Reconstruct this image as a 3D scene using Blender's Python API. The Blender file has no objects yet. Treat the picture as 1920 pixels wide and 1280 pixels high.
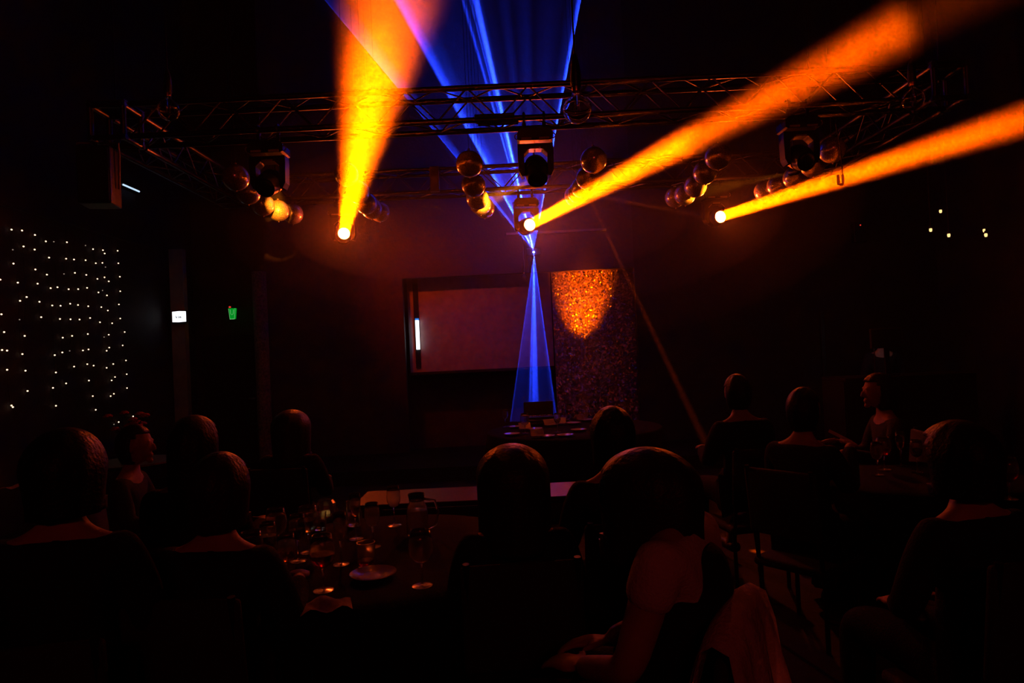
import bpy, bmesh, math, random
from mathutils import Vector, Matrix, Quaternion, noise as mnoise
random.seed(7)
C = bpy.context.scene.collection
SC = bpy.context.scene
PI = math.pi
R = math.radians

# ------------------------------------------------------------------ camera
FPX = 1280.0
CAM = Vector((0, 0, 1.6))
PITCH, ROLL = math.atan(20 / FPX), R(2.7)
fw = Vector((0, math.cos(PITCH), math.sin(PITCH)))
r0 = Vector((1, 0, 0)); u0 = r0.cross(fw)
rt = r0 * math.cos(ROLL) - u0 * math.sin(ROLL)
up = u0 * math.cos(ROLL) + r0 * math.sin(ROLL)
cd = bpy.data.cameras.new('camera'); cam = bpy.data.objects.new('camera', cd); C.objects.link(cam)
cd.sensor_width = 36; cd.lens = FPX / 1920 * 36; cd.clip_start = 0.02; cd.clip_end = 100
m = Matrix((rt, up, -fw)).transposed().to_4x4(); m.translation = CAM
cam.matrix_world = m
SC.camera = cam

def P(px, py, d):
    """world point on the sight line of a pixel at depth d (metres into the hall)"""
    v = fw + rt * ((px - 960) / FPX) + up * ((640 - py) / FPX)
    return CAM + v * (d / v.y)
def PX(px, py, x):
    """the same on the plane of constant x (side walls)"""
    v = fw + rt * ((px - 960) / FPX) + up * ((640 - py) / FPX)
    return CAM + v * (x / v.x)

# ------------------------------------------------------------------ world, haze, exposure
w = bpy.data.worlds.new('hall_air'); SC.world = w; w.use_nodes = True
nt = w.node_tree; nt.nodes.clear()
wo = nt.nodes.new('ShaderNodeOutputWorld')
bg = nt.nodes.new('ShaderNodeBackground'); bg.inputs[0].default_value = (0.002, 0.0004, 0.0006, 1); bg.inputs[1].default_value = 0.05
nt.links.new(bg.outputs[0], wo.inputs[0])
HAZE = 0.001
if HAZE:
    vs = nt.nodes.new('ShaderNodeVolumeScatter'); vs.inputs['Density'].default_value = HAZE; vs.inputs['Anisotropy'].default_value = 0.35
    nt.links.new(vs.outputs[0], wo.inputs['Volume'])
SC.view_settings.view_transform = 'Standard'; SC.view_settings.look = 'None'
SC.view_settings.exposure = 0; SC.view_settings.gamma = 1; SC.view_settings.use_curve_mapping = False
SC.cycles.max_bounces = 8; SC.cycles.transparent_max_bounces = 64; SC.cycles.transmission_bounces = 8
SC.cycles.volume_bounces = 0
SC.cycles.caustics_reflective = False; SC.cycles.caustics_refractive = False
SC.cycles.sample_clamp_indirect = 12

ORANGE = (1.0, 0.085, 0.0)
LASER = (0.012, 0.04, 1.0)
BEAM_W = 120.0        # radiant power of one moving head
LENS_E = 650.0

# lamps that throw the shafts: (lens pixel, far pixel, far depth, full divergence deg, end radius, haze)
LENS_D = 8.3
SHAFTS = [
    (645, 437, 741, -45, 3.3, 5.8, 'left'),
    (994, 421, 1700, 48, 3.3, 2.6, 'centre'),
    (1352, 406, 2010, 195, 4.3, 2.8, 'right'),
]
lamps = []
for (ax, ay, bx_, by_, dd, div, nm) in SHAFTS:
    a, b = P(ax, ay, LENS_D), P(bx_, by_, dd)
    dr = (b - a).normalized()
    l = bpy.data.lights.new('moving_head_beam', 'AREA'); l.shape = 'DISK'; l.size = 0.13; l.spread = R(div)
    l.energy = BEAM_W * (div / 3.0) ** (.6 if nm == 'left' else 1.3); l.color = ORANGE
    o = bpy.data.objects.new('moving_head_beam', l); C.objects.link(o)
    o.location = a + dr * 0.012; o.rotation_euler = dr.to_track_quat('-Z', 'Y').to_euler()
    lamps.append((a, b, dr, div, nm))

# a dim red fill, added unseen behind the audience to show the pale clothes
l = bpy.data.lights.new('red_fill', 'AREA'); l.shape = 'RECTANGLE'; l.size = 2.0; l.size_y = .5; l.energy = 19; l.color = (1.0, .06, .05)
o = bpy.data.objects.new('red_fill', l); C.objects.link(o); o.location = (.5, -5.5, 4.2)
o.rotation_euler = (Vector((.5, 2, 1)) - o.location).to_track_quat('-Z', 'Y').to_euler()

# the laser: one projector, two fans of light with a line pattern
LA = P(1001, 472, 9.2)
def fan_setup(pl, pr, d, stops, energy, name, x_at):
    B, Cc = P(*pl, d), P(*pr, d)
    n = (B - LA).cross(Cc - LA).normalized()
    mid = ((B - LA).normalized() + (Cc - LA).normalized()).normalized()
    xax = mid.cross(n).normalized()
    if xax.dot(Cc - B) < 0: xax = -xax; 
    yax = xax.cross(mid) * -1
    rot = Matrix((xax, (-mid).cross(xax), -mid)).transposed()
    def ang(px):
        v = fw + rt * ((px - 960) / FPX) + up * ((640 - x_at) / FPX)
        t = (LA - CAM).dot(n) / v.dot(n)
        q = CAM + v * t - LA
        return math.atan2(q.dot(xax), q.dot(mid))
    a0, a1 = ang(stops[0][0]) - 0.004, ang(stops[-1][0]) + 0.004
    l = bpy.data.lights.new(name, 'SPOT'); l.energy = energy; l.color = LASER
    l.spot_size = 2 * max(abs(a0), abs(a1)) + 0.02; l.spot_blend = 0.0; l.shadow_soft_size = 0.004
    l.use_nodes = True; t = l.node_tree; t.nodes.clear()
    out = t.nodes.new('ShaderNodeOutputLight'); em = t.nodes.new('ShaderNodeEmission')
    tc = t.nodes.new('ShaderNodeTexCoord'); sp = t.nodes.new('ShaderNodeSeparateXYZ')
    t.links.new(tc.outputs['Normal'], sp.inputs[0])
    ab = t.nodes.new('ShaderNodeMath'); ab.operation = 'ABSOLUTE'; t.links.new(sp.outputs[2], ab.inputs[0])
    sg = t.nodes.new('ShaderNodeMath'); sg.operation = 'MULTIPLY'; sg.inputs[1].default_value = 1.0; t.links.new(sp.outputs[0], sg.inputs[0])
    at = t.nodes.new('ShaderNodeMath'); at.operation = 'ARCTAN2'; t.links.new(sg.outputs[0], at.inputs[0]); t.links.new(ab.outputs[0], at.inputs[1])
    mr = t.nodes.new('ShaderNodeMapRange'); mr.inputs[1].default_value = a0; mr.inputs[2].default_value = a1
    t.links.new(at.outputs[0], mr.inputs[0])
    rp = t.nodes.new('ShaderNodeValToRGB'); t.links.new(mr.outputs[0], rp.inputs[0])
    el = rp.color_ramp.elements
    while len(el) > 1: el.remove(el[-1])
    el[0].position = 0; el[0].color = (0, 0, 0, 1)
    for (px, val) in stops:
        e = el.new((ang(px) - a0) / (a1 - a0)); e.color = (val, val, val, 1)
    # the scanner draws a flat sheet: nothing leaves the plane of the fan
    ys = t.nodes.new('ShaderNodeMath'); ys.operation = 'COMPARE'; ys.inputs[1].default_value = 0; ys.inputs[2].default_value = .004
    t.links.new(sp.outputs[1], ys.inputs[0])
    mu = t.nodes.new('ShaderNodeMath'); mu.operation = 'MULTIPLY'; t.links.new(rp.outputs[0], mu.inputs[0]); t.links.new(ys.outputs[0], mu.inputs[1])
    t.links.new(mu.outputs[0], em.inputs['Strength'])
    em.inputs['Color'].default_value = (1, 1, 1, 1)
    t.links.new(em.outputs[0], out.inputs[0])
    o = bpy.data.objects.new(name, l); C.objects.link(o)
    mm = rot.to_4x4(); mm.translation = LA; o.matrix_world = mm
    return B, Cc, n
UPSTOPS = [(588, 0), (592, .4), (600, .16), (632, .09), (652, .008), (738, .01), (746, 1.3), (753, .8), (768, .16), (800, .05), (864, .04), (868, .9), (872, .14), (879, .06), (881, .7), (885, .06), (889, 2.4), (895, 3.0), (899, .14), (906, .035), (930, .015), (946, .05), (960, .012), (985, .045), (1000, .01), (1030, .03), (1060, .012), (1080, .06), (1087, 1.3), (1091, 0)]
DNSTOPS = [(960.5, 0), (961.5, .3), (964, .06), (972, .08), (986, .05), (991, .12), (993, .9), (996, .4), (999, 1.0), (1001, 1.5), (1004, .9), (1007, 1.2), (1009, .6), (1011, .08), (1030, .05), (1037, .12), (1039.5, .5), (1041, 0)]
FAN_UP = fan_setup((592, -20), (1093, -20), 8.35, UPSTOPS, 700000, 'laser_upward', 0)
FAN_DN = fan_setup((956, 790), (1046, 790), 8.2, DNSTOPS, 150000, 'laser_downward', 757)

# ------------------------------------------------------------------ materials
def mat(name, col, rough=0.5, metal=0.0, var=0.15, nscale=8.0, bump=0.0, bscale=60.0, spec=0.35, coat=0.0):
    m = bpy.data.materials.new(name); m.use_nodes = True; t = m.node_tree; b = t.nodes['Principled BSDF']
    tc = t.nodes.new('ShaderNodeTexCoord')
    n = t.nodes.new('ShaderNodeTexNoise'); n.inputs['Scale'].default_value = nscale; n.inputs['Detail'].default_value = 4
    t.links.new(tc.outputs['Object'], n.inputs['Vector'])
    rp = t.nodes.new('ShaderNodeValToRGB')
    rp.color_ramp.elements[0].position = 0.3; rp.color_ramp.elements[1].position = 0.7
    rp.color_ramp.elements[0].color = (*[c * (1 - var) for c in col], 1)
    rp.color_ramp.elements[1].color = (*[min(1, c * (1 + var)) for c in col], 1)
    t.links.new(n.outputs['Fac'], rp.inputs[0]); t.links.new(rp.outputs[0], b.inputs['Base Color'])
    b.inputs['Roughness'].default_value = rough; b.inputs['Metallic'].default_value = metal
    b.inputs['Specular IOR Level'].default_value = spec; b.inputs['Coat Weight'].default_value = coat
    if bump:
        n2 = t.nodes.new('ShaderNodeTexNoise'); n2.inputs['Scale'].default_value = bscale; n2.inputs['Detail'].default_value = 3
        t.links.new(tc.outputs['Object'], n2.inputs['Vector'])
        bp = t.nodes.new('ShaderNodeBump'); bp.inputs['Strength'].default_value = bump; bp.inputs['Distance'].default_value = 0.02
        t.links.new(n2.outputs['Fac'], bp.inputs['Height']); t.links.new(bp.outputs[0], b.inputs['Normal'])
    return m
def glow(name, col, s, sample=True):
    m = bpy.data.materials.new(name); m.use_nodes = True; t = m.node_tree; t.nodes.clear()
    o = t.nodes.new('ShaderNodeOutputMaterial'); e = t.nodes.new('ShaderNodeEmission')
    e.inputs[0].default_value = (*col, 1); e.inputs[1].default_value = s; t.links.new(e.outputs[0], o.inputs[0])
    if not sample: m.cycles.emission_sampling = 'NONE'
    return m
def glass(name, col=(1, 1, 1), rough=0.0, ior=1.45):
    m = bpy.data.materials.new(name); m.use_nodes = True; b = m.node_tree.nodes['Principled BSDF']
    b.inputs['Base Color'].default_value = (*col, 1); b.inputs['Roughness'].default_value = rough
    b.inputs['Transmission Weight'].default_value = 1; b.inputs['IOR'].default_value = ior
    return m
def hazemat(name, dens, aniso, kind='flat', **k):
    m = bpy.data.materials.new(name); m.use_nodes = True; t = m.node_tree; t.nodes.clear()
    o = t.nodes.new('ShaderNodeOutputMaterial'); v = t.nodes.new('ShaderNodeVolumeScatter')
    v.inputs['Anisotropy'].default_value = aniso; v.inputs['Density'].default_value = dens
    t.links.new(v.outputs[0], o.inputs['Volume'])
    if kind == 'plume':   # drifting haze: thick streaky smoke up to a ragged front, thin beyond it
        L, front, soft, thin = k['length'], k['front'], k['soft'], k['thin']
        tc = t.nodes.new('ShaderNodeTexCoord'); sp = t.nodes.new('ShaderNodeSeparateXYZ'); t.links.new(tc.outputs['Object'], sp.inputs[0])
        mp = t.nodes.new('ShaderNodeMapping'); mp.inputs['Scale'].default_value = (3.2, 3.2, 1.5); t.links.new(tc.outputs['Object'], mp.inputs[0])
        n = t.nodes.new('ShaderNodeTexNoise'); n.inputs['Scale'].default_value = 1.7; n.inputs['Detail'].default_value = 5; n.inputs['Roughness'].default_value = .62
        n.inputs['Distortion'].default_value = .6
        t.links.new(mp.outputs[0], n.inputs['Vector'])
        def M(op, a, b=None, c=None):
            x = t.nodes.new('ShaderNodeMath'); x.operation = op
            for i, q in enumerate((a, b, c)):
                if q is None: continue
                if isinstance(q, (int, float)): x.inputs[i].default_value = q
                else: t.links.new(q, x.inputs[i])
            return x.outputs[0]
        nz = M('MULTIPLY', M('SUBTRACT', n.outputs['Fac'], .5), k.get('rag', 1.6))
        pos = M('ADD', sp.outputs[2], nz)
        mr = t.nodes.new('ShaderNodeMapRange'); mr.interpolation_type = 'SMOOTHSTEP'
        mr.inputs[1].default_value = front - soft; mr.inputs[2].default_value = front + soft
        mr.inputs[3].default_value = 1; mr.inputs[4].default_value = thin
        t.links.new(pos, mr.inputs[0])
        # density swell grows with the distance from the lamp, as the haze mixes
        sw = M('MULTIPLY', M('SUBTRACT', n.outputs['Fac'], .5), M('MINIMUM', M('MULTIPLY', sp.outputs[2], .5), 1.9))
        thick = t.nodes.new('ShaderNodeMapRange'); thick.inputs[2].default_value = L
        thick.inputs[3].default_value = k.get('near', 1); thick.inputs[4].default_value = k.get('far', 1)
        t.links.new(sp.outputs[2], thick.inputs[0])
        d = M('MULTIPLY', M('MULTIPLY', M('MAXIMUM', M('ADD', 1, sw), .05), mr.outputs[0]), M('MULTIPLY', thick.outputs[0], dens))
        t.links.new(d, v.inputs['Density'])
    return m

M = dict(
    ceiling=mat('ceiling_paint', (.02, .018, .018), .8, bump=.3),
    wall=mat('black_wall_paint', (.045, .036, .036), .75, bump=.25, bscale=30),
    wall_dark=mat('dark_wall_paint', (.02, .016, .016), .8, bump=.2),
    floor=mat('dark_wood_floor', (.010, .008, .007), .7, bump=.15, bscale=20, spec=.12),
    alu=mat('truss_aluminium', (.12, .115, .115), .38, 1.0, .1, 30),
    black=mat('black_plastic', (.012, .012, .013), .38, bump=.1, bscale=200),
    blackmetal=mat('black_metal', (.02, .02, .02), .42, .6),
    edge=mat('satin_edge_metal', (.30, .26, .24), .5, .3),
    glasslens=mat('dark_lens', (.01, .01, .012), .35, 0),
    lens=glow('lit_lens', (1.0, .085, .01), LENS_E),
    mirror=mat('mirror_tile', (.72, .70, .66), .2, .62, .08, 40),
    grout=mat('ball_core', (.02, .02, .02), .6),
    clear=glass('clear_glass', rough=0.0),
    wineglass=glass('drinking_glass', (1, 1, 1), .15),
    wine=glass('red_wine', (.45, .015, .02), 0, 1.34),
    water=glass('water', (.95, .97, 1), 0, 1.33),
    amberdrink=glass('amber_drink', (.95, .45, .1), 0, 1.34),
    brass=mat('brass', (.6, .36, .14), .3, 1),
    rubber=mat('black_rubber', (.01, .01, .01), .6),
    white_led=glow('white_led', (.92, .94, 1.0), 2.2),
    bluecap=glow('blue_led', (.03, .22, .8), 1.0),
    signwhite=glow('white_screen', (.9, .93, 1.0), 1.7),
    ink=mat('black_ink', (.005, .005, .006), .8),
    green=glow('green_lamp', (.0, .25, .015), 1.0, False),
    palegreen=glow('pale_green_lamp', (.12, .45, .14), 1.0, False),
    red_led=glow('red_led', (1.0, .05, .03), .8, False),
    fairy=glow('warm_fairy_bulb', (1.0, .72, .45), 2.2, False),
    fairy_dim=glow('dim_fairy_bulb', (.9, .72, .55), .35, False),
    pend=glow('warm_pendant_bulb', (1.0, .62, .22), 1.6, False),
    coldtube=glow('cold_tube', (.55, .75, 1.0), 1.1, False),
    bluelens=glow('laser_lens', (.04, .07, 1.0), 900.0),
    screenglow=glow('monitor_glow', (.7, .8, 1.0), 1.0),
    pillar=mat('crumpled_foil_pillar', (.30, .22, .2), .35, .5, .5, 30, 1.0, 70),
    board=mat('matt_projection_board', (.30, .27, .26), .7, bump=.1),
    cloth=mat('black_tablecloth', (.005, .004, .0045), .95, bump=.4, bscale=300, spec=.08),
    napkin=mat('white_napkin', (.55, .5, .5), .9, bump=.3, bscale=250),
    plate=mat('white_china', (.4, .38, .37), .15, coat=1),
    steel=mat('cutlery_steel', (.6, .6, .6), .2, 1),
    wood=mat('dark_table_wood', (.03, .018, .013), .42, bump=.08, bscale=40, spec=.1),
    paper=mat('white_card', (.6, .6, .6), .8),
    skin=mat('skin', (.30, .17, .13), .6, bump=.1, spec=.3),
    hair_dark=mat('dark_brown_hair', (.02, .011, .008), .42, bump=.25, bscale=90, spec=.15),
    hair_black=mat('black_hair', (.008, .007, .007), .45, bump=.25, bscale=90, spec=.15),
    hair_fair=mat('light_brown_hair', (.10, .055, .03), .45, bump=.25, bscale=90, spec=.15),
    cl_black=mat('black_fabric', (.012, .011, .012), .9, bump=.3, bscale=120, spec=.1),
    cl_navy=mat('navy_fabric', (.012, .014, .026), .9, bump=.3, bscale=120, spec=.1),
    cl_grey=mat('charcoal_fabric', (.03, .03, .032), .9, bump=.3, bscale=120, spec=.1),
    cl_white=mat('white_fabric', (.5, .46, .46), .9, bump=.3, bscale=120),
    coat=mat('pale_coat_fabric', (.8, .7, .68), .9, bump=.4, bscale=80),
    seatfab=mat('dark_seat_fabric', (.02, .015, .015), .85, bump=.3, bscale=150),
    leaf=mat('dark_leaf', (.03, .06, .025), .6),
    petal=mat('red_petal', (.35, .05, .06), .7),
)
# sequin-like foil: many tiny tilted mirrors
def foil():
    m = bpy.data.materials.new('crumpled_foil_wallcovering'); m.use_nodes = True; t = m.node_tree; b = t.nodes['Principled BSDF']
    tc = t.nodes.new('ShaderNodeTexCoord')
    vo = t.nodes.new('ShaderNodeTexVoronoi'); vo.inputs['Scale'].default_value = 52; t.links.new(tc.outputs['Object'], vo.inputs['Vector'])
    hs = t.nodes.new('ShaderNodeVectorMath'); hs.operation = 'SUBTRACT'; hs.inputs[1].default_value = (.5, .5, .5); t.links.new(vo.outputs['Color'], hs.inputs[0])
    sc = t.nodes.new('ShaderNodeVectorMath'); sc.operation = 'SCALE'; sc.inputs['Scale'].default_value = .85; t.links.new(hs.outputs[0], sc.inputs[0])
    ge = t.nodes.new('ShaderNodeNewGeometry'); ad = t.nodes.new('ShaderNodeVectorMath'); t.links.new(ge.outputs['Normal'], ad.inputs[0]); t.links.new(sc.outputs[0], ad.inputs[1])
    no = t.nodes.new('ShaderNodeVectorMath'); no.operation = 'NORMALIZE'; t.links.new(ad.outputs[0], no.inputs[0]); t.links.new(no.outputs[0], b.inputs['Normal'])
    b.inputs['Base Color'].default_value = (.42, .36, .33, 1); b.inputs['Metallic'].default_value = .8; b.inputs['Roughness'].default_value = .32
    return m
M['foil'] = foil()
def webbing():
    m = bpy.data.materials.new('translucent_webbing'); m.use_nodes = True; t = m.node_tree; b = t.nodes['Principled BSDF']; out = t.nodes['Material Output']
    b.inputs['Base Color'].default_value = (.75, .66, .5, 1); tr = t.nodes.new('ShaderNodeBsdfTranslucent'); tr.inputs[0].default_value = (.85, .7, .5, 1)
    mx = t.nodes.new('ShaderNodeMixShader'); mx.inputs[0].default_value = .6
    t.links.new(b.outputs[0], mx.inputs[1]); t.links.new(tr.outputs[0], mx.inputs[2]); t.links.new(mx.outputs[0], out.inputs[0])
    return m
M['webbing'] = webbing()

# ------------------------------------------------------------------ geometry helpers
def quad_frame(d):
    z = Vector(d).normalized(); x = z.orthogonal().normalized(); return x, z.cross(x), z
def tube(bm, a, b, r, seg=8, r2=None, caps=True):
    a, b = Vector(a), Vector(b); x, y, z = quad_frame(b - a); r2 = r if r2 is None else r2
    A = [bm.verts.new(a + (x * math.cos(t) + y * math.sin(t)) * r) for t in [2 * PI * i / seg for i in range(seg)]]
    B = [bm.verts.new(b + (x * math.cos(t) + y * math.sin(t)) * r2) for t in [2 * PI * i / seg for i in range(seg)]]
    for i in range(seg):
        bm.faces.new((A[i], A[(i + 1) % seg], B[(i + 1) % seg], B[i]))
    if caps: bm.faces.new(A[::-1]); bm.faces.new(B)
def pipe(bm, pts, r, seg=8, closed=False):
    pts = [Vector(p) for p in pts]; n = len(pts); rings = []; x = None
    for i, p in enumerate(pts):
        t = (pts[(i + 1) % n] - pts[i - 1]) if closed or 0 < i < n - 1 else (pts[1] - pts[0] if i == 0 else pts[-1] - pts[-2])
        t.normalize()
        x = t.orthogonal().normalized() if x is None else (x - t * x.dot(t)).normalized()
        y = t.cross(x); rr = r[i] if isinstance(r, (list, tuple)) else r
        rings.append([bm.verts.new(p + (x * math.cos(a) + y * math.sin(a)) * rr) for a in [2 * PI * k / seg for k in range(seg)]])
    for i in range(n if closed else n - 1):
        A, B = rings[i], rings[(i + 1) % n]
        for k in range(seg): bm.faces.new((A[k], A[(k + 1) % seg], B[(k + 1) % seg], B[k]))
    if not closed: bm.faces.new(rings[0][::-1]); bm.faces.new(rings[-1])
def box(bm, c, s, rot=None, bevel=0.0):
    vs = []
    for dx in (-.5, .5):
        for dy in (-.5, .5):
            for dz in (-.5, .5):
                v = Vector((dx * s[0], dy * s[1], dz * s[2]))
                if rot is not None: v = rot @ v
                vs.append(bm.verts.new(v + Vector(c)))
    fs = [bm.faces.new([vs[i] for i in f]) for f in ((0, 1, 3, 2), (4, 6, 7, 5), (0, 4, 5, 1), (2, 3, 7, 6), (0, 2, 6, 4), (1, 5, 7, 3))]
    if bevel:
        es = list({e for f in fs for e in f.edges})
        bmesh.ops.bevel(bm, geom=es, offset=bevel, segments=2, profile=.5, affect='EDGES')
def lathe(bm, prof, seg=24, c=(0, 0, 0), rot=None, closed_profile=False):
    c = Vector(c); rings = []
    for (r, z) in prof:
        if r < 1e-6:
            v = Vector((0, 0, z)); v = rot @ v if rot is not None else v
            rings.append([bm.verts.new(v + c)])
        else:
            ring = []
            for k in range(seg):
                a = 2 * PI * k / seg; v = Vector((r * math.cos(a), r * math.sin(a), z))
                v = rot @ v if rot is not None else v
                ring.append(bm.verts.new(v + c))
            rings.append(ring)
    n = len(rings)
    for i in range(n if closed_profile else n - 1):
        A, B = rings[i], rings[(i + 1) % n]
        if len(A) == 1 and len(B) == 1: continue
        for k in range(seg):
            k2 = (k + 1) % seg
            if len(A) == 1: bm.faces.new((A[0], B[k2], B[k]))
            elif len(B) == 1: bm.faces.new((A[k], A[k2], B[0]))
            else: bm.faces.new((A[k], A[k2], B[k2], B[k]))
def prism(bm, poly, y0, y1):
    """polygon in x,z extruded along y"""
    A = [bm.verts.new((x, y0, z)) for x, z in poly]; B = [bm.verts.new((x, y1, z)) for x, z in poly]
    n = len(poly); bm.faces.new(A); bm.faces.new(B[::-1])
    for i in range(n): bm.faces.new((A[i], B[i], B[(i + 1) % n], A[(i + 1) % n]))
def ball(bm, c, s, u=16, v=10, rot=None):
    mt = Matrix.Translation(Vector(c)) @ (rot.to_4x4() if rot is not None else Matrix.Identity(4)) @ Matrix.Diagonal((*s, 1))
    bmesh.ops.create_uvsphere(bm, u_segments=u, v_segments=v, radius=1, matrix=mt)
def mesh(name, bm, m, smooth=None):
    bmesh.ops.recalc_face_normals(bm, faces=bm.faces)
    me = bpy.data.meshes.new(name); bm.to_mesh(me); bm.free()
    if m is not None: me.materials.append(M[m] if isinstance(m, str) else m)
    if smooth is not None:
        me.polygons.foreach_set('use_smooth', [True] * len(me.polygons))
        if smooth < 180: me.set_sharp_from_angle(angle=R(smooth))
    return me
def link(name, me, parent=None, loc=None, rot=None):
    o = bpy.data.objects.new(name, me); C.objects.link(o)
    if parent is not None: o.parent = parent
    if loc is not None: o.location = loc
    if rot is not None: o.rotation_euler = rot
    return o
def obj(name, bm, m, parent=None, smooth=None, loc=None, rot=None, label=None):
    o = link(name, mesh(name, bm, m, smooth), parent, loc, rot)
    if label: o['label'] = label
    return o
def BM(): return bmesh.new()
def tag(o, label, cat, group=None, kind=None):
    o['label'] = label; o['category'] = cat
    if group: o['group'] = group
    if kind: o['kind'] = kind
    return o
def thing(name, label, cat, loc=(0, 0, 0), rotz=0, group=None):
    o = bpy.data.objects.new(name, None); C.objects.link(o); o.location = loc; o.rotation_euler = (0, 0, rotz)
    o.empty_display_size = .1
    return tag(o, label, cat, group)
def struct(name, bm, m, label, parent=None, smooth=None):
    o = obj(name, bm, m, parent, smooth); o['kind'] = 'structure'; o['label'] = label
    return o
def copy_tree(o, parent=None):
    c = o.copy(); C.objects.link(c); c.parent = parent
    for ch in o.children: copy_tree(ch, c)
    return c

# ------------------------------------------------------------------ the hall
XL, XR, YB, YF, ZC = -5.2, 6.4, 11.2, -8.0, 8.0
def slab(x0, x1, y0, y1, z0, z1):
    b = BM(); box(b, ((x0 + x1) / 2, (y0 + y1) / 2, (z0 + z1) / 2), (x1 - x0, y1 - y0, z1 - z0)); return b
struct('floor', slab(XL - .2, XR + .2, YF - .2, YB + .2, -.15, 0), 'floor', 'dark polished floor of the hall')
struct('ceiling', slab(XL - .2, XR + .2, YF - .2, YB + .2, ZC, ZC + .15), 'ceiling', 'black painted ceiling high above the lighting truss')
struct('wall_left', slab(XL - .15, XL, YF, YB, 0, ZC), 'wall_dark', 'black side wall hung with fairy lights')
struct('wall_right', slab(XR, XR + .15, YF, YB, 0, ZC), 'wall_dark', 'black side wall behind the small pendant lamps')
struct('wall_back', slab(XL, XR, YB, YB + .15, 0, ZC), 'wall', 'dark rear wall behind the stage recess')
struct('wall_front', slab(XL, XR, YF - .15, YF, 0, ZC), 'wall_dark', 'black wall at the rear of the audience')
# partition in front of the rear wall, open at the middle
YP = 10.2
a, b_, c_ = P(757, 600, YP).x, P(1192, 560, YP).x, P(985, 511, YP).z
struct('wall_partition_left', slab(P(500, 600, YP).x, a, YP, YP + .12, 0, ZC), 'wall', 'dark partition wall left of the stage recess')
struct('wall_partition_right', slab(b_, XR, YP, YP + .12, 0, ZC), 'wall_dark', 'dark partition wall right of the stage recess')
struct('wall_bulkhead', slab(a, b_, YP, YP + .12, c_, ZC), 'wall', 'dark bulkhead above the stage recess')
for z in (4.1,):
    s = BM(); box(s, ((a + b_) / 2 + .6, YP - .02, P(1080, 433, YP).z), (1.5, .03, .035)); struct('trim_bulkhead', s, 'edge', 'thin metal rail along the bulkhead')
# rear board in the recess, foil panel to its right
yb = YP + .42
x0, x1, x2 = P(766, 600, yb).x, P(1032, 540, yb).x, P(1142, 540, yb).x
zt, zb = P(985, 505, yb).z + .1, P(985, 688, yb).z
t = thing('projection_board', 'wide matt projection board set in the stage recess beside the white light bar', 'board', ((x0 + x1) / 2, yb, zb))
obj('panel', slab(x0 - (x0 + x1) / 2, x1 - (x0 + x1) / 2, -.02, .02, 0, zt - zb), 'board', t)
s = BM(); box(s, (0, -.012, -.02), (x1 - x0, .07, .04)); obj('bottom_rail', s, 'black', t)
t = thing('foil_panel', 'crumpled metallic foil wall panel glowing orange right of the blue laser fan', 'wall panel', ((x1 + x2) / 2 + .05, yb, 0))
obj('foil_sheet', slab(x1 - (x1 + x2) / 2 - .03, x2 + .35 - (x1 + x2) / 2, -.015, .015, 0.02, zt), 'foil', t)
# corner column, foil pillar, doorway
p = P(334, 600, 10.32)
s = BM(); box(s, (p.x, p.y + .05, 1.7), (.21, .12, 3.4), bevel=.008); struct('column_corner', s, 'board', 'pale slim column in the rear corner carrying a lit screen')
p = P(489, 600, 10.0)
s = BM(); lathe(s, [(.1, 0), (.1, 2.95)], 20, (p.x, p.y, 0)); struct('pillar_foil', s, 'pillar', 'slender crumpled foil pillar left of the stage recess', smooth=60)
p0, p1 = P(402, 545, 11.1), P(450, 545, 11.1)
d1 = thing('door_1', 'dark exit door under the green sign', 'door', ((p0.x + p1.x) / 2, 11.15, 0)); d1['kind'] = 'structure'
s = BM(); box(s, (0, 0, 1.05), (.86, .05, 2.1), bevel=.01); obj('door_leaf', s, 'wall_dark', d1)
for sx in (-.47, .47):
    s = BM(); box(s, (sx, -.02, 1.3), (.05, .09, 2.6)); obj('door_post', s, 'edge' if sx > 0 else 'wall', d1)
s = BM(); box(s, (.34, -.05, 1.05), (.12, .03, .03)); obj('door_handle', s, 'steel', d1)
# low stage riser at the rear
struct('floor_stage', slab(-3.6, 3.6, 8.7, YP + .4, 0, .18), 'floor', 'low stage riser in front of the recess')

# ------------------------------------------------------------------ box truss
S = .28; ZT0 = 1.6 + 2.0; YA, YBk, XA, XB = 5.82, 8.3, -3.38, 3.86
def truss(name, label, start, end):
    a, b = Vector(start), Vector(end); L = (b - a).length
    t = thing(name, label, 'truss', a, math.atan2(b.y - a.y, b.x - a.x), 'aluminium box truss rig')
    s = BM(); tube(s, (0, 0, 0), (L, 0, 0), .025, 10); ch = mesh('chord', s, 'alu', 60)
    h = S / 2
    for (y, z) in ((-h, -h), (-h, h), (h, -h), (h, h)): link('chord', ch, t, (0, y, z))
    n = int(round(L / .26)); st = L / n
    s = BM(); tube(s, (0, -h, 0), (st, h, 0), .008, 6); br = mesh('brace', s, 'alu', 60)
    s = BM(); tube(s, (0, h, 0), (st, -h, 0), .008, 6); br2 = mesh('brace', s, 'alu', 60)
    for i in range(n):
        mm = (br, br2)[i % 2]
        for k, (loc, rx) in enumerate((((i * st, 0, h), 0), ((i * st, 0, -h), 0), ((i * st, -h, 0), PI / 2), ((i * st, h, 0), PI / 2))):
            link('brace', mm if k != 1 else (br2, br)[i % 2], t, loc, (rx, 0, 0))
    return t
zc = ZT0 + S / 2
truss('box_truss', 'long aluminium box truss across the front of the rig', (XA + .2, YA + S / 2, zc), (XB - .2, YA + S / 2, zc))
truss('box_truss', 'long aluminium box truss across the rear of the rig, above the three lit lamps', (XA + .2, YBk + S / 2, zc), (XB - .2, YBk + S / 2, zc))
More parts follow.
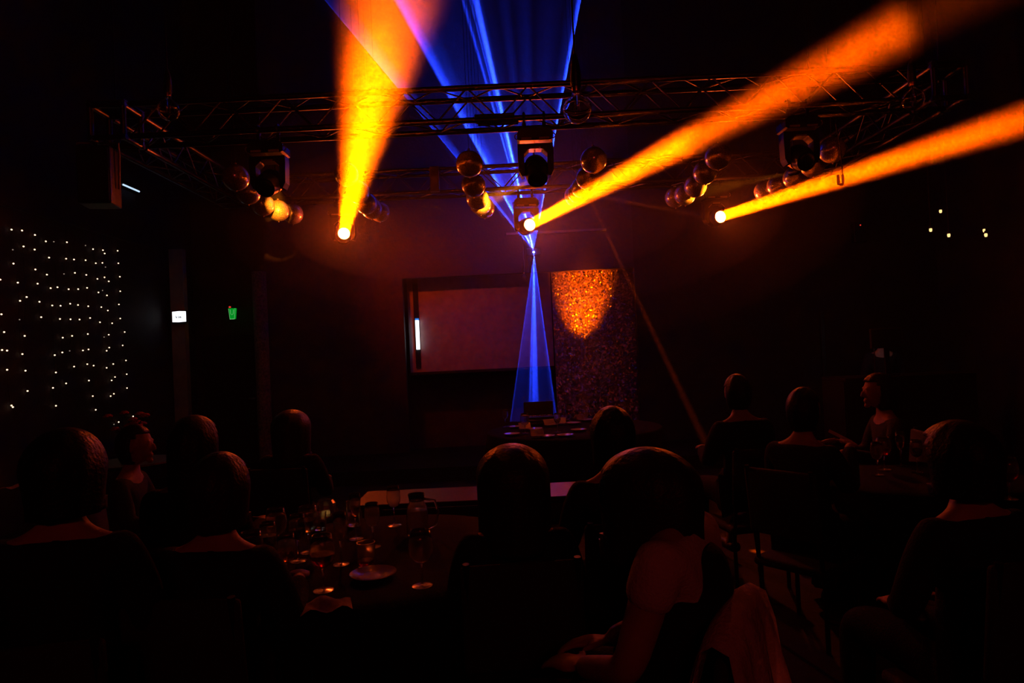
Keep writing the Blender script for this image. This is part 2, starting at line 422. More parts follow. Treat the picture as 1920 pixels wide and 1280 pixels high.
truss('box_truss', 'aluminium side truss running back from the hanging loudspeaker', (XA, YA + S / 2 + .2, zc), (XA, YBk + S / 2 - .2, zc))
truss('box_truss', 'aluminium side truss running back at the pendant-lamp side of the rig', (XB, YA + S / 2 + .2, zc), (XB, YBk + S / 2 - .2, zc))
cn = BM(); 
for sx in (-1, 1):
    for sy in (-1, 1):
        tube(cn, (sx * .14, sy * .14, -.165), (sx * .14, sy * .14, .165), .025, 8)
        for z in (-.14, .14):
            tube(cn, (-.165, sy * .14, z), (.165, sy * .14, z), .025, 8) if sx > 0 else tube(cn, (.14 * sy, -.165, z), (.14 * sy, .165, z), .025, 8)
cnm = mesh('corner_frame', cn, 'alu', 60)
s = BM(); box(s, (0, 0, 0), (.33, .33, .012)); plm = mesh('corner_plate', s, 'alu')
for (x, y, lb) in ((XA, YA, 'above the hanging loudspeaker'), (XB, YA, 'nearest corner at the pendant-lamp side'), (XA, YBk, 'rear corner behind the yellow-lit disco balls'), (XB, YBk, 'rear corner at the pendant-lamp side')):
    t = thing('truss_corner', 'aluminium corner block of the truss rig, ' + lb, 'truss corner', (x, y + S / 2, zc), 0, 'aluminium box truss rig')
    link('corner_frame', cnm, t); link('corner_plate', plm, t, (0, 0, .171))
    s = BM(); tube(s, (0, 0, .17), (0, 0, ZC - zc), .008, 6); obj('hanging_cable', s, 'blackmetal', t)
# cover plates clamped on the rear truss and dark bars on the front one
s = BM(); box(s, (0, 0, 0), (.11, .04, .31), bevel=.006); p = P(815, 340, YBk - .05)
tag(obj('truss_joint_plate', s, 'edge', loc=(p.x, YBk - .045, zc)), 'upright metal joint plate on the rear truss left of the middle disco balls', 'joint plate')
for (px, py, lb) in ((915, 217, 'upper'), (922, 232, 'lower')):
    p = P(px + 12, py, YA - .05); s = BM(); tube(s, (-.17, 0, 0), (.17, 0, 0), .016, 8)
    tag(obj('cable_bundle', s, 'rubber', loc=(p.x, YA - .06, p.z)), f'black cable bundle tied to the front truss by the laser beams, {lb} one', 'cable', 'cable bundles on the front truss')

# ------------------------------------------------------------------ moving heads
def moving_head(label, top, pan, dr, lit, group):
    """hung from the truss chord at top; pan turns the yoke, dr is where the lens looks"""
    t = thing('moving_head_light', label, 'stage light', top, pan, group)
    for sx in (-.085, .085):
        s = BM(); tube(s, (sx, 0, -.045), (sx, 0, -.14), .016, 8)
        pipe(s, [(sx, .04 * math.cos(a), .04 * math.sin(a)) for a in [PI * (-.5 + 1.7 * i / 10) for i in range(11)]], .012, 6)
        obj('clamp', s, 'blackmetal', t, 50)
    s = BM(); w = .15
    prism(s, [(-w + .035, -.12), (w - .035, -.12), (w, -.155), (w, -.215), (w - .02, -.225), (-w + .02, -.225), (-w, -.215), (-w, -.155)], -.1, .1)
    obj('base', s, 'black', t)
    s = BM()
    for sx in (-1, 1):
        box(s, (sx * .075, -.105, -.212), (.085, .012, .016)); 
    obj('base_edge_strip', s, 'edge', t, label='satin metal strips on the base edge')
    for sx in (-1, 1):
        s = BM(); pipe(s, [(sx * (.15 + .022 * math.sin(a)), -.075 , -.185 + .022 * math.cos(a)) for a in [PI * i / 8 for i in range(9)]], .005, 6)
        obj('handle', s, 'edge', t, 50)
    s = BM()
    outer = [(-.15, -.24), (.15, -.24), (.153, -.30), (.148, -.47), (.125, -.515), (.1, -.515)]
    inner = [(.1, -.33), (.055, -.285), (-.055, -.285), (-.1, -.33)]
    prism(s, outer + inner + [(-.1, -.515), (-.125, -.515), (-.148, -.47), (-.153, -.30)], -.055, .055)
    obj('yoke', s, 'black', t)
    s = BM(); box(s, (0, -.056, -.278), (.09, .006, .012))
    for sx in (-1, 1): box(s, (sx * .079, -.056, -.307), (.058, .006, .007), Matrix.Rotation(sx * R(45), 3, 'Y'))
    obj('yoke_edge', s, 'edge', t, label='satin inner edge of the yoke')
    # head: barrel along local dr
    q = Vector(dr); q.rotate(Quaternion((0, 0, 1), -pan)); rot = q.to_track_quat('Z', 'Y').to_matrix()
    hc = Vector((0, 0, -.455))
    s = BM(); lathe(s, [(0, -.125), (.05, -.122), (.085, -.1), (.098, -.06), (.1, 0), (.098, .05), (.088, .09), (.085, .118), (.072, .118), (.072, .1), (0, .1)], 28, hc, rot)
    hd = obj('head', s, 'black', t, 50)
    s = BM()
    for k in range(4): lathe(s, [(.0995, -.05 + k * .022), (.104, -.05 + k * .022), (.104, -.04 + k * .022), (.0995, -.04 + k * .022)], 28, hc, rot, True)
    obj('cooling_fin', s, 'blackmetal', hd)
    s = BM(); lathe(s, [(0, .126), (.03, .125), (.06, .12), (.068, .112), (.068, .106), (0, .106)], 28, hc, rot)
    obj('lens', s, 'lens' if lit else 'glasslens', t, 60)
    return t
names = {'left': 'lit moving head with the steep orange beam, left of the middle disco balls', 'centre': 'lit moving head just above the blue laser projector', 'right': 'lit moving head with the flattest orange beam, nearest the pendant lamps'}
for (a, b, dr, div, nm) in lamps:
    piv = a - dr * .125
    moving_head(names[nm], (piv.x, piv.y, piv.z + .455), math.atan2(dr.x, -dr.y) * .25, dr, True, 'lit moving heads under the rear truss')
    top = piv.z + .455
for (px, nm, tl) in ((515, 'unlit moving head in front of the yellow-lit disco balls', (-.1, -.75, -.5)), (1003, 'unlit moving head right in front of the blue laser beams', (.05, -.55, -.8)), (1487, 'unlit moving head nearest the dangling strap loop', (.1, -.8, -.45))):
    p = P(px, 300, YA + S / 2)
    moving_head(nm, (p.x, YA, ZT0), 0, Vector(tl).normalized(), False, 'unlit moving heads under the front truss')

# light shafts in the haze
for i, (a, b, dr, div, nm) in enumerate(lamps):
    L = (b - a).length; s = BM(); r0_ = .068; r1 = r0_ + L * math.tan(R(div / 2)) * 1.02
    lathe(s, [(0, .02), (r0_, .02), (r1, L), (0, L)], 40)
    pr = {'left': dict(front=4.55, soft=.22, thin=.3, rag=2.2, near=.42, far=.8), 'centre': dict(front=3.45, soft=.15, thin=.22, rag=1.5, near=.6, far=.95), 'right': dict(front=4.0, soft=.5, thin=.35, rag=1.2, near=.6, far=.2)}[nm]
    me = mesh('light_shaft', s, hazemat('beam_haze_' + nm, .1, .2, 'plume', length=L, **pr))
    o = link('light_shaft', me, None, a, dr.to_track_quat('Z', 'Y').to_euler())
    tag(o, {'left': 'steep orange light shaft rising through haze from the lamp left of the disco balls', 'centre': 'orange light shaft through haze slanting up from the lamp above the laser', 'right': 'flattest orange light shaft through haze, passing the strap loop'}[nm], 'light beam', 'orange shafts of light in haze')
def fan(name, label, B, Cc, n, tw):
    s = BM(); A0 = LA + ((B + Cc) / 2 - LA).normalized() * .015
    vs = []
    for sg in (-1, 1):
        vs.append([s.verts.new(A0 - LA + n * sg * .003), s.verts.new(B - LA + n * sg * tw), s.verts.new(Cc - LA + n * sg * tw)])
    lo, hi = vs
    s.faces.new(lo); s.faces.new(hi[::-1])
    for i in range(3): s.faces.new((lo[i], hi[i], hi[(i + 1) % 3], lo[(i + 1) % 3]))
    o = obj(name, s, hazemat(name + '_haze', .8, .1), loc=LA)
    return tag(o, label, 'laser beam', 'blue laser fans')
fan('laser_fan', 'blue laser fan spreading upward in sharp rays to the ceiling', *FAN_UP, .016)
fan('laser_fan', 'narrow blue laser fan falling onto the cluttered table', *FAN_DN, .014)
t = thing('laser_projector', 'small black laser projector shining blue below the middle lit moving head', 'laser', LA)
s = BM(); box(s, (.0, .13, .01), (.2, .2, .1), bevel=.012); obj('housing', s, 'black', t)
s = BM(); box(s, (0, (.2 + YP - LA.y) / 2, .01), (.03, YP - LA.y - .2, .03)); box(s, (0, YP - LA.y - .008, .01), (.12, .012, .12), bevel=.004); obj('wall_bracket', s, 'blackmetal', t)
s = BM(); lathe(s, [(0, .010), (.007, .009), (.011, .0), (.011, -.004), (0, -.004)], 16, (0, .028, 0), Matrix.Rotation(R(90), 3, 'X')); obj('aperture', s, 'bluelens', t, 60)

# par can added to light the recess board, tucked behind a light shaft
def par(label, px, py, d, tpx, tpy, energy, size):
    p = P(px, py, d); tgt = P(tpx, tpy, yb); dr = (tgt - p).normalized()
    t = thing('fill_par', label, 'stage light', p, 0, 'added fill cans on the rear truss')
    rot = dr.to_track_quat('Z', 'Y').to_matrix()
    s = BM(); lathe(s, [(0, -.14), (.04, -.13), (.06, -.06), (.065, .06), (.06, .06), (.05, -.05), (0, -.08)], 20, (0, 0, 0), rot); obj('can', s, 'black', t, 50)
    s = BM(); tube(s, (0, 0, .05), (0, 0, ZT0 - p.z + .02), .01, 8); obj('bracket', s, 'blackmetal', t)
    l = bpy.data.lights.new('fill_par_light', 'SPOT'); l.energy = energy; l.color = (1, .05, 0); l.spot_size = R(size); l.spot_blend = 1; l.shadow_soft_size = .04
    o = bpy.data.objects.new('fill_par_light', l); C.objects.link(o); o.location = p + dr * .07; o.rotation_euler = dr.to_track_quat('-Z', 'Y').to_euler()
p = P(1100, 862, 9.6); tgt = P(1093, 526, yb); dr = (tgt - Vector((p.x, 9.6, .42))).normalized(); p = Vector((p.x, 9.6, .42))
t = thing('fill_uplight', 'black floor uplight on the stage riser put in to light the foil panel', 'stage light', p)  # floor lamp put in to light the foil panel
rot = dr.to_track_quat('Z', 'Y').to_matrix()
s = BM(); lathe(s, [(0, -.14), (.05, -.13), (.07, -.06), (.075, .08), (.07, .08), (.06, -.05), (0, -.08)], 20, (0, 0, 0), rot); obj('can', s, 'black', t, 50)
s = BM(); pipe(s, [(-.09, 0, 0), (-.09, 0, -.236), (.09, 0, -.236), (.09, 0, 0)], .01, 6); obj('stand', s, 'blackmetal', t)
l = bpy.data.lights.new('fill_uplight_light', 'SPOT'); l.energy = 4000; l.color = (1, .09, 0); l.spot_size = R(26); l.spot_blend = 1; l.shadow_soft_size = .04
o = bpy.data.objects.new('fill_uplight_light', l); C.objects.link(o); o.location = p + dr * .09; o.rotation_euler = dr.to_track_quat('-Z', 'Y').to_euler()
par('small added par can on the rear truss behind the steep orange shaft', 664, 366, YBk, 825, 560, 90, 70)
# haze banks around the rig, thickened at the lamps to make their glow
for (c, r_, dn, lb) in (((.1, 7.8, 3.1), (3.9, 2.0, 1.5), .007, 'thin stage haze hanging around the whole lighting rig'), ((0, 7.85, 3.08), (3.2, 1.5, 1.05), .014, 'thicker stage haze about the lit moving heads and disco balls'), ((-.2, 7.9, 3.05), (2.3, 1.05, .65), .034, 'densest stage haze at the core of the bank near the lit lamps')):
    s = BM(); ball(s, (0, 0, 0), r_, 40, 24); o = obj('stage_haze', s, hazemat('stage_haze', dn, .1), smooth=180, loc=c)
    tag(o, lb, 'haze', None, 'stuff')

# pin spots added to brighten the rear balls, tucked behind the front moving heads
for (px, py, tpx, tpy, td, en, sz, nm) in ((517, 335, 519, 393, 7.75, 2000, 10.5, 'behind the unlit head at the loudspeaker side'), (1003, 335, 900, 383, 7.75, 6500, 9, 'behind the unlit head before the laser beams'), (1490, 322, 1297, 363, 7.7, 4000, 8, 'behind the unlit head near the strap loop')):
    p = P(px, py, YA + S); tgt = P(tpx, tpy, td); dr = (tgt - p).normalized()
    t = thing('added_pin_spot', 'tiny added pin spot aimed at disco balls, ' + nm, 'stage light', p, 0, 'added pin spots on the front truss')
    rot = dr.to_track_quat('Z', 'Y').to_matrix()
    s = BM(); lathe(s, [(0, -.07), (.02, -.065), (.03, -.03), (.032, .05), (.028, .05), (.024, -.02), (0, -.03)], 16, (0, 0, 0), rot); obj('can', s, 'black', t, 50)
    s = BM(); tube(s, (0, 0, .02), (0, 0, ZT0 - p.z + .02), .006, 6); obj('bracket', s, 'blackmetal', t)
    l = bpy.data.lights.new('added_pin_spot_light', 'SPOT'); l.energy = en; l.color = (1, .2, .006); l.spot_size = R(sz); l.spot_blend = 1; l.shadow_soft_size = .015
    o = bpy.data.objects.new('added_pin_spot_light', l); C.objects.link(o); o.location = p + dr * .055; o.rotation_euler = dr.to_track_quat('-Z', 'Y').to_euler()
# two thin rays, each from a lamp added where a disco ball would throw it
for (pa, da, pb, db, en, nm) in (((1106, 372), 7.1, (1338, 862), 5.6, .22, 'thin orange ray thrown steeply down from the ball row behind the middle shaft'), ((1112, 366), 7.1, (1300, 402), 6.2, .15, 'thin orange ray thrown almost level from the ball row behind the middle shaft')):
    a, b = P(*pa, da), P(*pb, db); dr = (b - a).normalized(); L = (b - a).length
    l = bpy.data.lights.new('ball_ray', 'AREA'); l.shape = 'DISK'; l.size = .03; l.spread = R(1.6); l.energy = en; l.color = ORANGE
    o = bpy.data.objects.new('ball_ray', l); C.objects.link(o); o.location = a; o.rotation_euler = dr.to_track_quat('-Z', 'Y').to_euler()
    s = BM(); lathe(s, [(0, .02), (.016, .02), (.03 + L * .004, L), (0, L)], 20)
    o = link('light_ray', mesh('light_ray', s, hazemat('ray_haze', .05, .1)), None, a, dr.to_track_quat('Z', 'Y').to_euler())
    tag(o, nm, 'light beam', 'thin rays thrown off the disco balls')

# ------------------------------------------------------------------ mirror balls
RB = .122
s = BM(); bmesh.ops.create_uvsphere(s, u_segments=28, v_segments=16, radius=RB * .985); core_me = mesh('core', s, 'grout', 180)
s = BM(); rows = 26
for i in range(rows):
    th0, th1 = PI * i / rows, PI * (i + 1) / rows; th = (th0 + th1) / 2
    n = max(4, int(round(2 * PI * math.sin(th) / (PI / rows))))
    for k in range(n):
        ph = 2 * PI * k / n + (i % 2) * .03
        nr = Vector((math.sin(th) * math.cos(ph), math.sin(th) * math.sin(ph), math.cos(th)))
        nr = (nr + Vector((random.uniform(-1, 1), random.uniform(-1, 1), random.uniform(-1, 1))) * .012).normalized()
        e1 = Vector((-math.sin(ph), math.cos(ph), 0)); e1 = (e1 - nr * e1.dot(nr)).normalized(); e2 = nr.cross(e1)
        hw = min(PI * RB * math.sin(th) / n, .5 * PI * RB / rows) * .82; hh = .5 * PI * RB / rows * .82
        c = nr * RB
        s.faces.new([s.verts.new(c + e1 * a * hw + e2 * b * hh) for a, b in ((-1, -1), (1, -1), (1, 1), (-1, 1))])
tile_me = mesh('mirror_tiles', s, 'mirror')
s = BM(); lathe(s, [(0, .018), (.012, .016), (.014, 0), (.03, -.004), (0, -.006)], 16); cap_me = mesh('cap', s, 'edge', 40)
s = BM(); lathe(s, [(0, -.014), (.006, -.01), (.008, 0), (0, .004)], 10); tip_me = mesh('bottom_pin', s, 'edge', 40)
rowsd = [
    ('in the row beside the unlit moving head at the loudspeaker side', [(442, 333), (465, 361), (493, 384), (522, 395), (549, 401)], [6.3, 6.92, 7.45, 7.78, 8.08]),
    ('in the row crossing the steep orange shaft', [(650, 327), (672, 360), (687, 381), (697, 391), (712, 397)], [6.95, 7.3, 7.6, 7.9, 8.18]),
    ('in the middle row left of the laser beams', [(880, 307), (888, 347), (895, 372), (901, 383), (908, 390)], [6.2, 6.9, 7.4, 7.73, 8.03]),
    ('in the row behind the shaft from the middle lamp', [(1113, 300), (1103, 333), (1093, 351), (1085, 361), (1078, 367)], [6.3, 6.85, 7.25, 7.57, 7.87]),
    ('in the row between the middle shaft and the flattest shaft', [(1346, 294), (1322, 323), (1304, 349), (1284, 365), (1266, 370)], [6.4, 6.95, 7.45, 7.78, 8.08]),
    ('in the row beside the unlit moving head near the strap loop', [(1560, 281), (1524, 309), (1490, 333), (1459, 347), (1434, 358)], [6.4, 6.9, 7.35, 7.68, 8.0]),
]
for ri, (desc, pts, ds) in enumerate(rowsd):
    for k, ((px, py), d) in enumerate(zip(pts, ds)):
        p = P(px, py, d)
        t = thing('disco_ball', f'mirrored disco ball, {("nearest", "second", "third", "fourth", "farthest")[k]} {desc}', 'disco ball', p, random.random() * 6, 'mirrored disco balls hung in rows')
        link('core', core_me, t); o = link('mirror_tiles', tile_me, t); o['kind'] = 'stuff'
        link('cap', cap_me, t, (0, 0, RB)); link('bottom_pin', tip_me, t, (0, 0, -RB))
        s = BM(); tube(s, (0, 0, RB + .01), (0, 0, ZC - p.z), .0025, 5); obj('wire', s, 'blackmetal', t)

# ------------------------------------------------------------------ people
DG = bpy.context.evaluated_depsgraph_get
def skin_mesh(chains, sub=2):
    """chains of (point, radius); equal points are welded, so limbs grow out of one skeleton"""
    vs, es, rs, key = [], [], [], {}
    for ch in chains:
        prev = None
        for p, r in ch:
            k = tuple(round(c, 4) for c in p)
            if k not in key: key[k] = len(vs); vs.append(k); rs.append(r)
            if prev is not None: es.append((prev, key[k]))
            prev = key[k]
    me = bpy.data.meshes.new('skeleton'); me.from_pydata(vs, es, [])
    o = bpy.data.objects.new('skeleton', me); C.objects.link(o)
    md = o.modifiers.new('skin', 'SKIN'); md.use_smooth_shade = True; md.branch_smoothing = .6
    for i, sv in enumerate(me.skin_vertices[0].data):
        r = rs[i]; sv.radius = r if isinstance(r, tuple) else (r, r); sv.use_root = (i == 0)
    s = o.modifiers.new('sub', 'SUBSURF'); s.levels = s.render_levels = sub
    bpy.context.view_layer.update()
    out = bpy.data.meshes.new_from_object(o.evaluated_get(DG()))
    bpy.data.objects.remove(o); bpy.data.meshes.remove(me)
    return out
def fuse(name, meshes, voxel, m, smooth=6):
    b = BM()
    for me in meshes: b.from_mesh(me)
    me = bpy.data.meshes.new('raw'); b.to_mesh(me); b.free()
    o = bpy.data.objects.new('raw', me); C.objects.link(o)
    r = o.modifiers.new('r', 'REMESH'); r.mode = 'VOXEL'; r.voxel_size = voxel; r.use_smooth_shade = True
    if smooth:
        q = o.modifiers.new('s', 'SMOOTH'); q.factor = .5; q.iterations = smooth
    bpy.context.view_layer.update()
    out = bpy.data.meshes.new_from_object(o.evaluated_get(DG())); out.name = name
    bpy.data.objects.remove(o); bpy.data.meshes.remove(me)
    out.materials.clear(); out.materials.append(M[m] if m else None)
    return out
HEAD = Vector((0, .035, 1.20))
def head_bm(hc):
    b = BM(); bmesh.ops.create_uvsphere(b, u_segments=28, v_segments=20, radius=1)
    for v in b.verts:
        x, y, z = v.co
        jaw = max(0, -z)
        x *= .076 * (1 - .28 * jaw); y = y * .094 * (1 - .12 * jaw) + .012 * jaw; z *= .115
        v.co = hc + Vector((x, y, z))
    ball(b, hc + Vector((0, .098, -.018)), (.011, .018, .024), 10, 8)             # nose
    ball(b, hc + Vector((0, .108, -.03)), (.014, .012, .010), 10, 8)
    ball(b, hc + Vector((0, .088, -.062)), (.024, .012, .007), 10, 8)             # lips
    ball(b, hc + Vector((0, .087, -.072)), (.020, .012, .007), 10, 8)
    ball(b, hc + Vector((0, .078, -.100)), (.024, .020, .016), 10, 8)             # chin
    for s in (-1, 1):
        ball(b, hc + Vector((s * .03, .082, .004)), (.014, .010, .009), 10, 8)    # eye
        ball(b, hc + Vector((s * .03, .085, .022)), (.020, .010, .007), 10, 8)    # brow
        ball(b, hc + Vector((s * .077, -.004, -.012)), (.010, .022, .032), 10, 8)  # ear
    me = bpy.data.meshes.new('h'); b.to_mesh(me); b.free(); return me
def hand_bm(wrist, fwd, side, curl=.5):
    """palm and five fingers; fwd runs from the wrist to the knuckles, side points to the thumb"""
    f = Vector(fwd).normalized(); s = (Vector(side) - f * Vector(side).dot(f)).normalized(); n = f.cross(s)
    w = Vector(wrist); b = BM()
    rot = Matrix((s, f, n)).transposed()
    ball(b, w + f * .045, (.040, .052, .016), 14, 10, rot)
    down = n if n.z < 0 else -n
    for k, (o, L) in enumerate(((.030, .068), (.010, .076), (-.010, .071), (-.029, .056))):
        p = w + f * .08 + s * o; pts = [w + f * .055 + s * o, p]; d = f.copy()
        for j, seg in enumerate((.42, .33, .25)):
            d = (d + down * curl * (.5 + .3 * j)).normalized(); p = p + d * L * seg; pts.append(p)
        pipe(b, pts, [.0085, .0085, .0082, .0075, .006], 8)
    p = w + f * .02 + s * .03
    pipe(b, [w + f * .012 + s * .012, p, p + (f * .6 + s * .7).normalized() * .034, p + (f * .6 + s * .7).normalized() * .034 + (f * .9 + s * .25 + down * .3).normalized() * .028], [.013, .012, .0105, .008], 8)
    bmesh.ops.recalc_face_normals(b, faces=b.faces)
    me = bpy.data.meshes.new('hd'); b.to_mesh(me); b.free(); return me
def person_meshes(kind):
    if kind == 'standing':
        pel, hipz, sh = Vector((0, 0, .95)), .92, 1.43
        legs = [[((0, 0, .95), .13), ((s * .09, 0, .88), .088), ((s * .1, .01, .5), .056), ((s * .1, -.01, .1), .038), ((s * .11, .06, .04), .036), ((s * .115, .15, .025), .028)] for s in (-1, 1)]
        arms = [[((0, -.01, 1.36), .12), ((s * .16, -.02, 1.41), .055), ((s * .23, .0, 1.13), .043), ((s * .16, .2, 1.06), .031)] for s in (-1, 1)]
        spine = [((0, 0, .95), .13), ((0, .01, 1.1), (.13, .1)), ((0, 0, 1.25), (.145, .11)), ((0, -.01, 1.36), .12), ((0, .0, 1.47), .052), ((0, .02, 1.54), .05)]
        hc = Vector((0, .035, 1.63)); wr = [(s * .16, .2, 1.06) for s in (-1, 1)]; fdir = lambda s: (-s * .3, 1, -.1)
    else:
        zl = .74 if kind == 'lap' else 1.0
        wr_ = {'lap': [(-.12, .36, .80), (.12, .36, .80)], 'rest': [(-.09, .24, .65), (.09, .24, .65)], 'lean': [(-.09, .24, .65), (.09, .24, .65)], 'raised': [(-.08, .36, .98), (.08, .36, .98)]}[kind]
        legs = [[((0, 0, .54), .135), ((s * .1, .06, .535), .092), ((s * .12, .43, .53), .062), ((s * .12, .44, .12), .040), ((s * .125, .49, .05), .036), ((s * .13, .58, .028), .028)] for s in (-1, 1)]
        arms = [[((0, -.02, .95), .12), ((s * .165, -.02, .99), .055), ((s * .215, .06, {'lap': .74, 'rest': .72, 'lean': .72, 'raised': .78}[kind]), .043), (wr_[(s + 1) // 2], .030)] for s in (-1, 1)]
        spine = [((0, 0, .54), .135), ((0, -.01, .68), (.135, .105)), ((0, -.02, .83), (.145, .11)), ((0, -.02, .95), .12), ((0, .0, 1.06), .052), ((0, .02, 1.12), .05)]
        hc = HEAD; wr = wr_
        if kind == 'lean': spine[4:] = [((0, .02, 1.03), .052), ((0, .04, 1.06), .05)]; hc = Vector((0, .07, 1.09))
        fdir = lambda s: (-s * .35, 1, -.12)
    body = skin_mesh([spine] + arms + legs)
    hands = [hand_bm(wr[(s + 1) // 2], fdir(s), (-s, .2, .3 if kind == 'raised' else .05), .35) for s in (-1, 1)]
    out = {'body': fuse('body', [body, head_bm(hc)] + hands, .0075, 'skin', 3), 'hc': hc}
    def grow(ch, k): return [(p, tuple(q + k for q in r) if isinstance(r, tuple) else r + k) for p, r in ch]
    sp = grow(spine[:4], .014) + [(Vector(spine[3][0]).lerp(Vector(spine[4][0]), .55), .07)]
    long_arm = [grow(a[:3], .014) + [(Vector(a[2][0]).lerp(Vector(a[3][0]), .92), .044)] for a in arms]
    short_arm = [grow(a[:2], .016) + [(Vector(a[1][0]).lerp(Vector(a[2][0]), .5), .062)] for a in arms]
    out['long'] = fuse('shirt', [skin_mesh([sp] + long_arm)], .012, 'cl_black', 2)
    out['short'] = fuse('shirt', [skin_mesh([sp] + short_arm)], .012, 'cl_white', 2)
    out['vest'] = fuse('vest', [skin_mesh([grow(spine[:3], .026) + [((0, -.015, spine[3][0][2] - .015), .132), ((0, -.012, spine[3][0][2] + .035), .09)]])], .012, 'cl_black', 2)
    out['trousers'] = fuse('trousers', [skin_mesh([grow(l[:3], .014) + [(Vector(l[2][0]).lerp(Vector(l[3][0]), .92), .058)] for l in legs])], .012, 'cl_black', 2)
    b = BM(); box(b, (0, 0, 0), (.085, .26, .075), bevel=.03)
    out['shoe'] = mesh('shoe', b, 'black', 60)
    out['feet'] = [(l[-1][0][0], (l[-2][0][1] + l[-1][0][1]) / 2 - .01, .045) for l in legs]
    return out
PM = {k: person_meshes(k) for k in ('lap', 'rest', 'lean', 'raised', 'standing')}
def hair_mesh(style):
    b = BM(); bmesh.ops.create_uvsphere(b, u_segments=36, v_segments=26, radius=1)
    ln = {'long': .30, 'curtain': .2, 'bob': .15, 'short': .03, 'bun': .05}[style]
    vol = {'long': 1.26, 'curtain': 1.26, 'bob': 1.24, 'short': 1.1, 'bun': 1.12}[style]
    kill = []
    for v in b.verts:
        x, y, z = v.co
        ang = math.atan2(x, y)
        wav = 1 + .03 * math.sin(ang * 9 + z * 3) + .015 * math.sin(ang * 23)
        cut = .05 if style in ('long', 'bob', 'curtain') else -.12
        front = (y > .35 and z < .52) if style != 'curtain' else (y > .8 and z < .42)
        if front or (style != 'curtain' and y > (.12 if style in ('short', 'bun') else .3) and z < .25) or z < -.86: kill.append(v)
        lz = z
        if z < cut:
            t = (cut - z) / (1 + cut)
            q = {'long': (1 - .06 * t), 'curtain': (1 - .06 * t), 'bob': 1 - .12 * t, 'short': 1 - .45 * t * t, 'bun': 1 - .4 * t * t}[style]
            rr = math.hypot(x, y) or 1; k = math.sqrt(max(0, 1 - cut * cut)) * q / rr
            x *= k; y *= k
            z = cut - t * (1 if style in ('short', 'bun') else 0) * .75 - t * ln / .115
        v.co = Vector((x * .079 * vol * wav, y * .098 * vol * wav - .006, z * .118 * (1.08 if z > 0 else 1)))
    bmesh.ops.delete(b, geom=kill, context='VERTS')
    r = bmesh.ops.extrude_face_region(b, geom=list(b.faces)) if False else None
    if style == 'bun': ball(b, (0, -.115, .07), (.045, .04, .042), 16, 10)
    bmesh.ops.solidify(b, geom=list(b.faces), thickness=.012)
    bmesh.ops.recalc_face_normals(b, faces=b.faces)
    me = bpy.data.meshes.new('hair'); b.to_mesh(me); b.free()
    me.polygons.foreach_set('use_smooth', [True] * len(me.polygons))
    return me
HM = {k: hair_mesh(k) for k in ('long', 'curtain', 'bob', 'short', 'bun')}
CACHE = {}
def person(label, x, y, head, dz=0, pose='lap', top='cl_black', sleeve='long', hair='long', hcol='hair_dark', bottoms='cl_black', hs=1.0):
    pm = PM[pose]
    t = thing('person', label, 'person', (x, y, dz), R(head))
    link('body', pm['body'], t)
    def col(me, m):
        k = (me.name, m)
        if CACHE.get(k) is None:
            c = me.copy(); c.materials.clear(); c.materials.append(M[m]); CACHE[k] = c
        return CACHE[k]
    link('shirt', col(pm[sleeve], top), t)
    if sleeve == 'short': link('vest', pm['vest'], t)
    link('trousers', col(pm['trousers'], bottoms), t)
    for f in pm['feet']: link('shoe', pm['shoe'], t, f)
    h = link('hair', col(HM[hair], hcol), t, pm['hc']); h.scale = (hs, hs, 1)
    return t
# chair
s = BM(); box(s, (0, 0, .40), (.42, .42, .05), bevel=.02); ch_seat = mesh('seat', s, 'seatfab', 50)
s = BM(); box(s, (0, -.235, .74), (.40, .035, .36), Matrix.Rotation(R(6), 3, 'X'), bevel=.015); ch_back = mesh('backrest', s, 'seatfab', 50)
s = BM(); tube(s, (0, 0, 0), (0, 0, .38), .013, 8); ch_leg = mesh('leg', s, 'blackmetal', 60)
s = BM(); pipe(s, [(0, -.19, .39), (0, -.22, .6), (0, -.265, .93)], .012, 8); ch_post = mesh('back_post', s, 'blackmetal', 60)
def chair(label, x, y, head, dz=0):
    t = thing('banquet_chair', label, 'chair', (x, y, dz), R(head), 'banquet chairs of the audience')
    link('seat', ch_seat, t); link('backrest', ch_back, t)
    for sx in (-.18, .18):
        for sy in (-.18, .18): link('leg', ch_leg, t, (sx, sy, 0))
        link('back_post', ch_post, t, (sx, 0, 0))
    return t
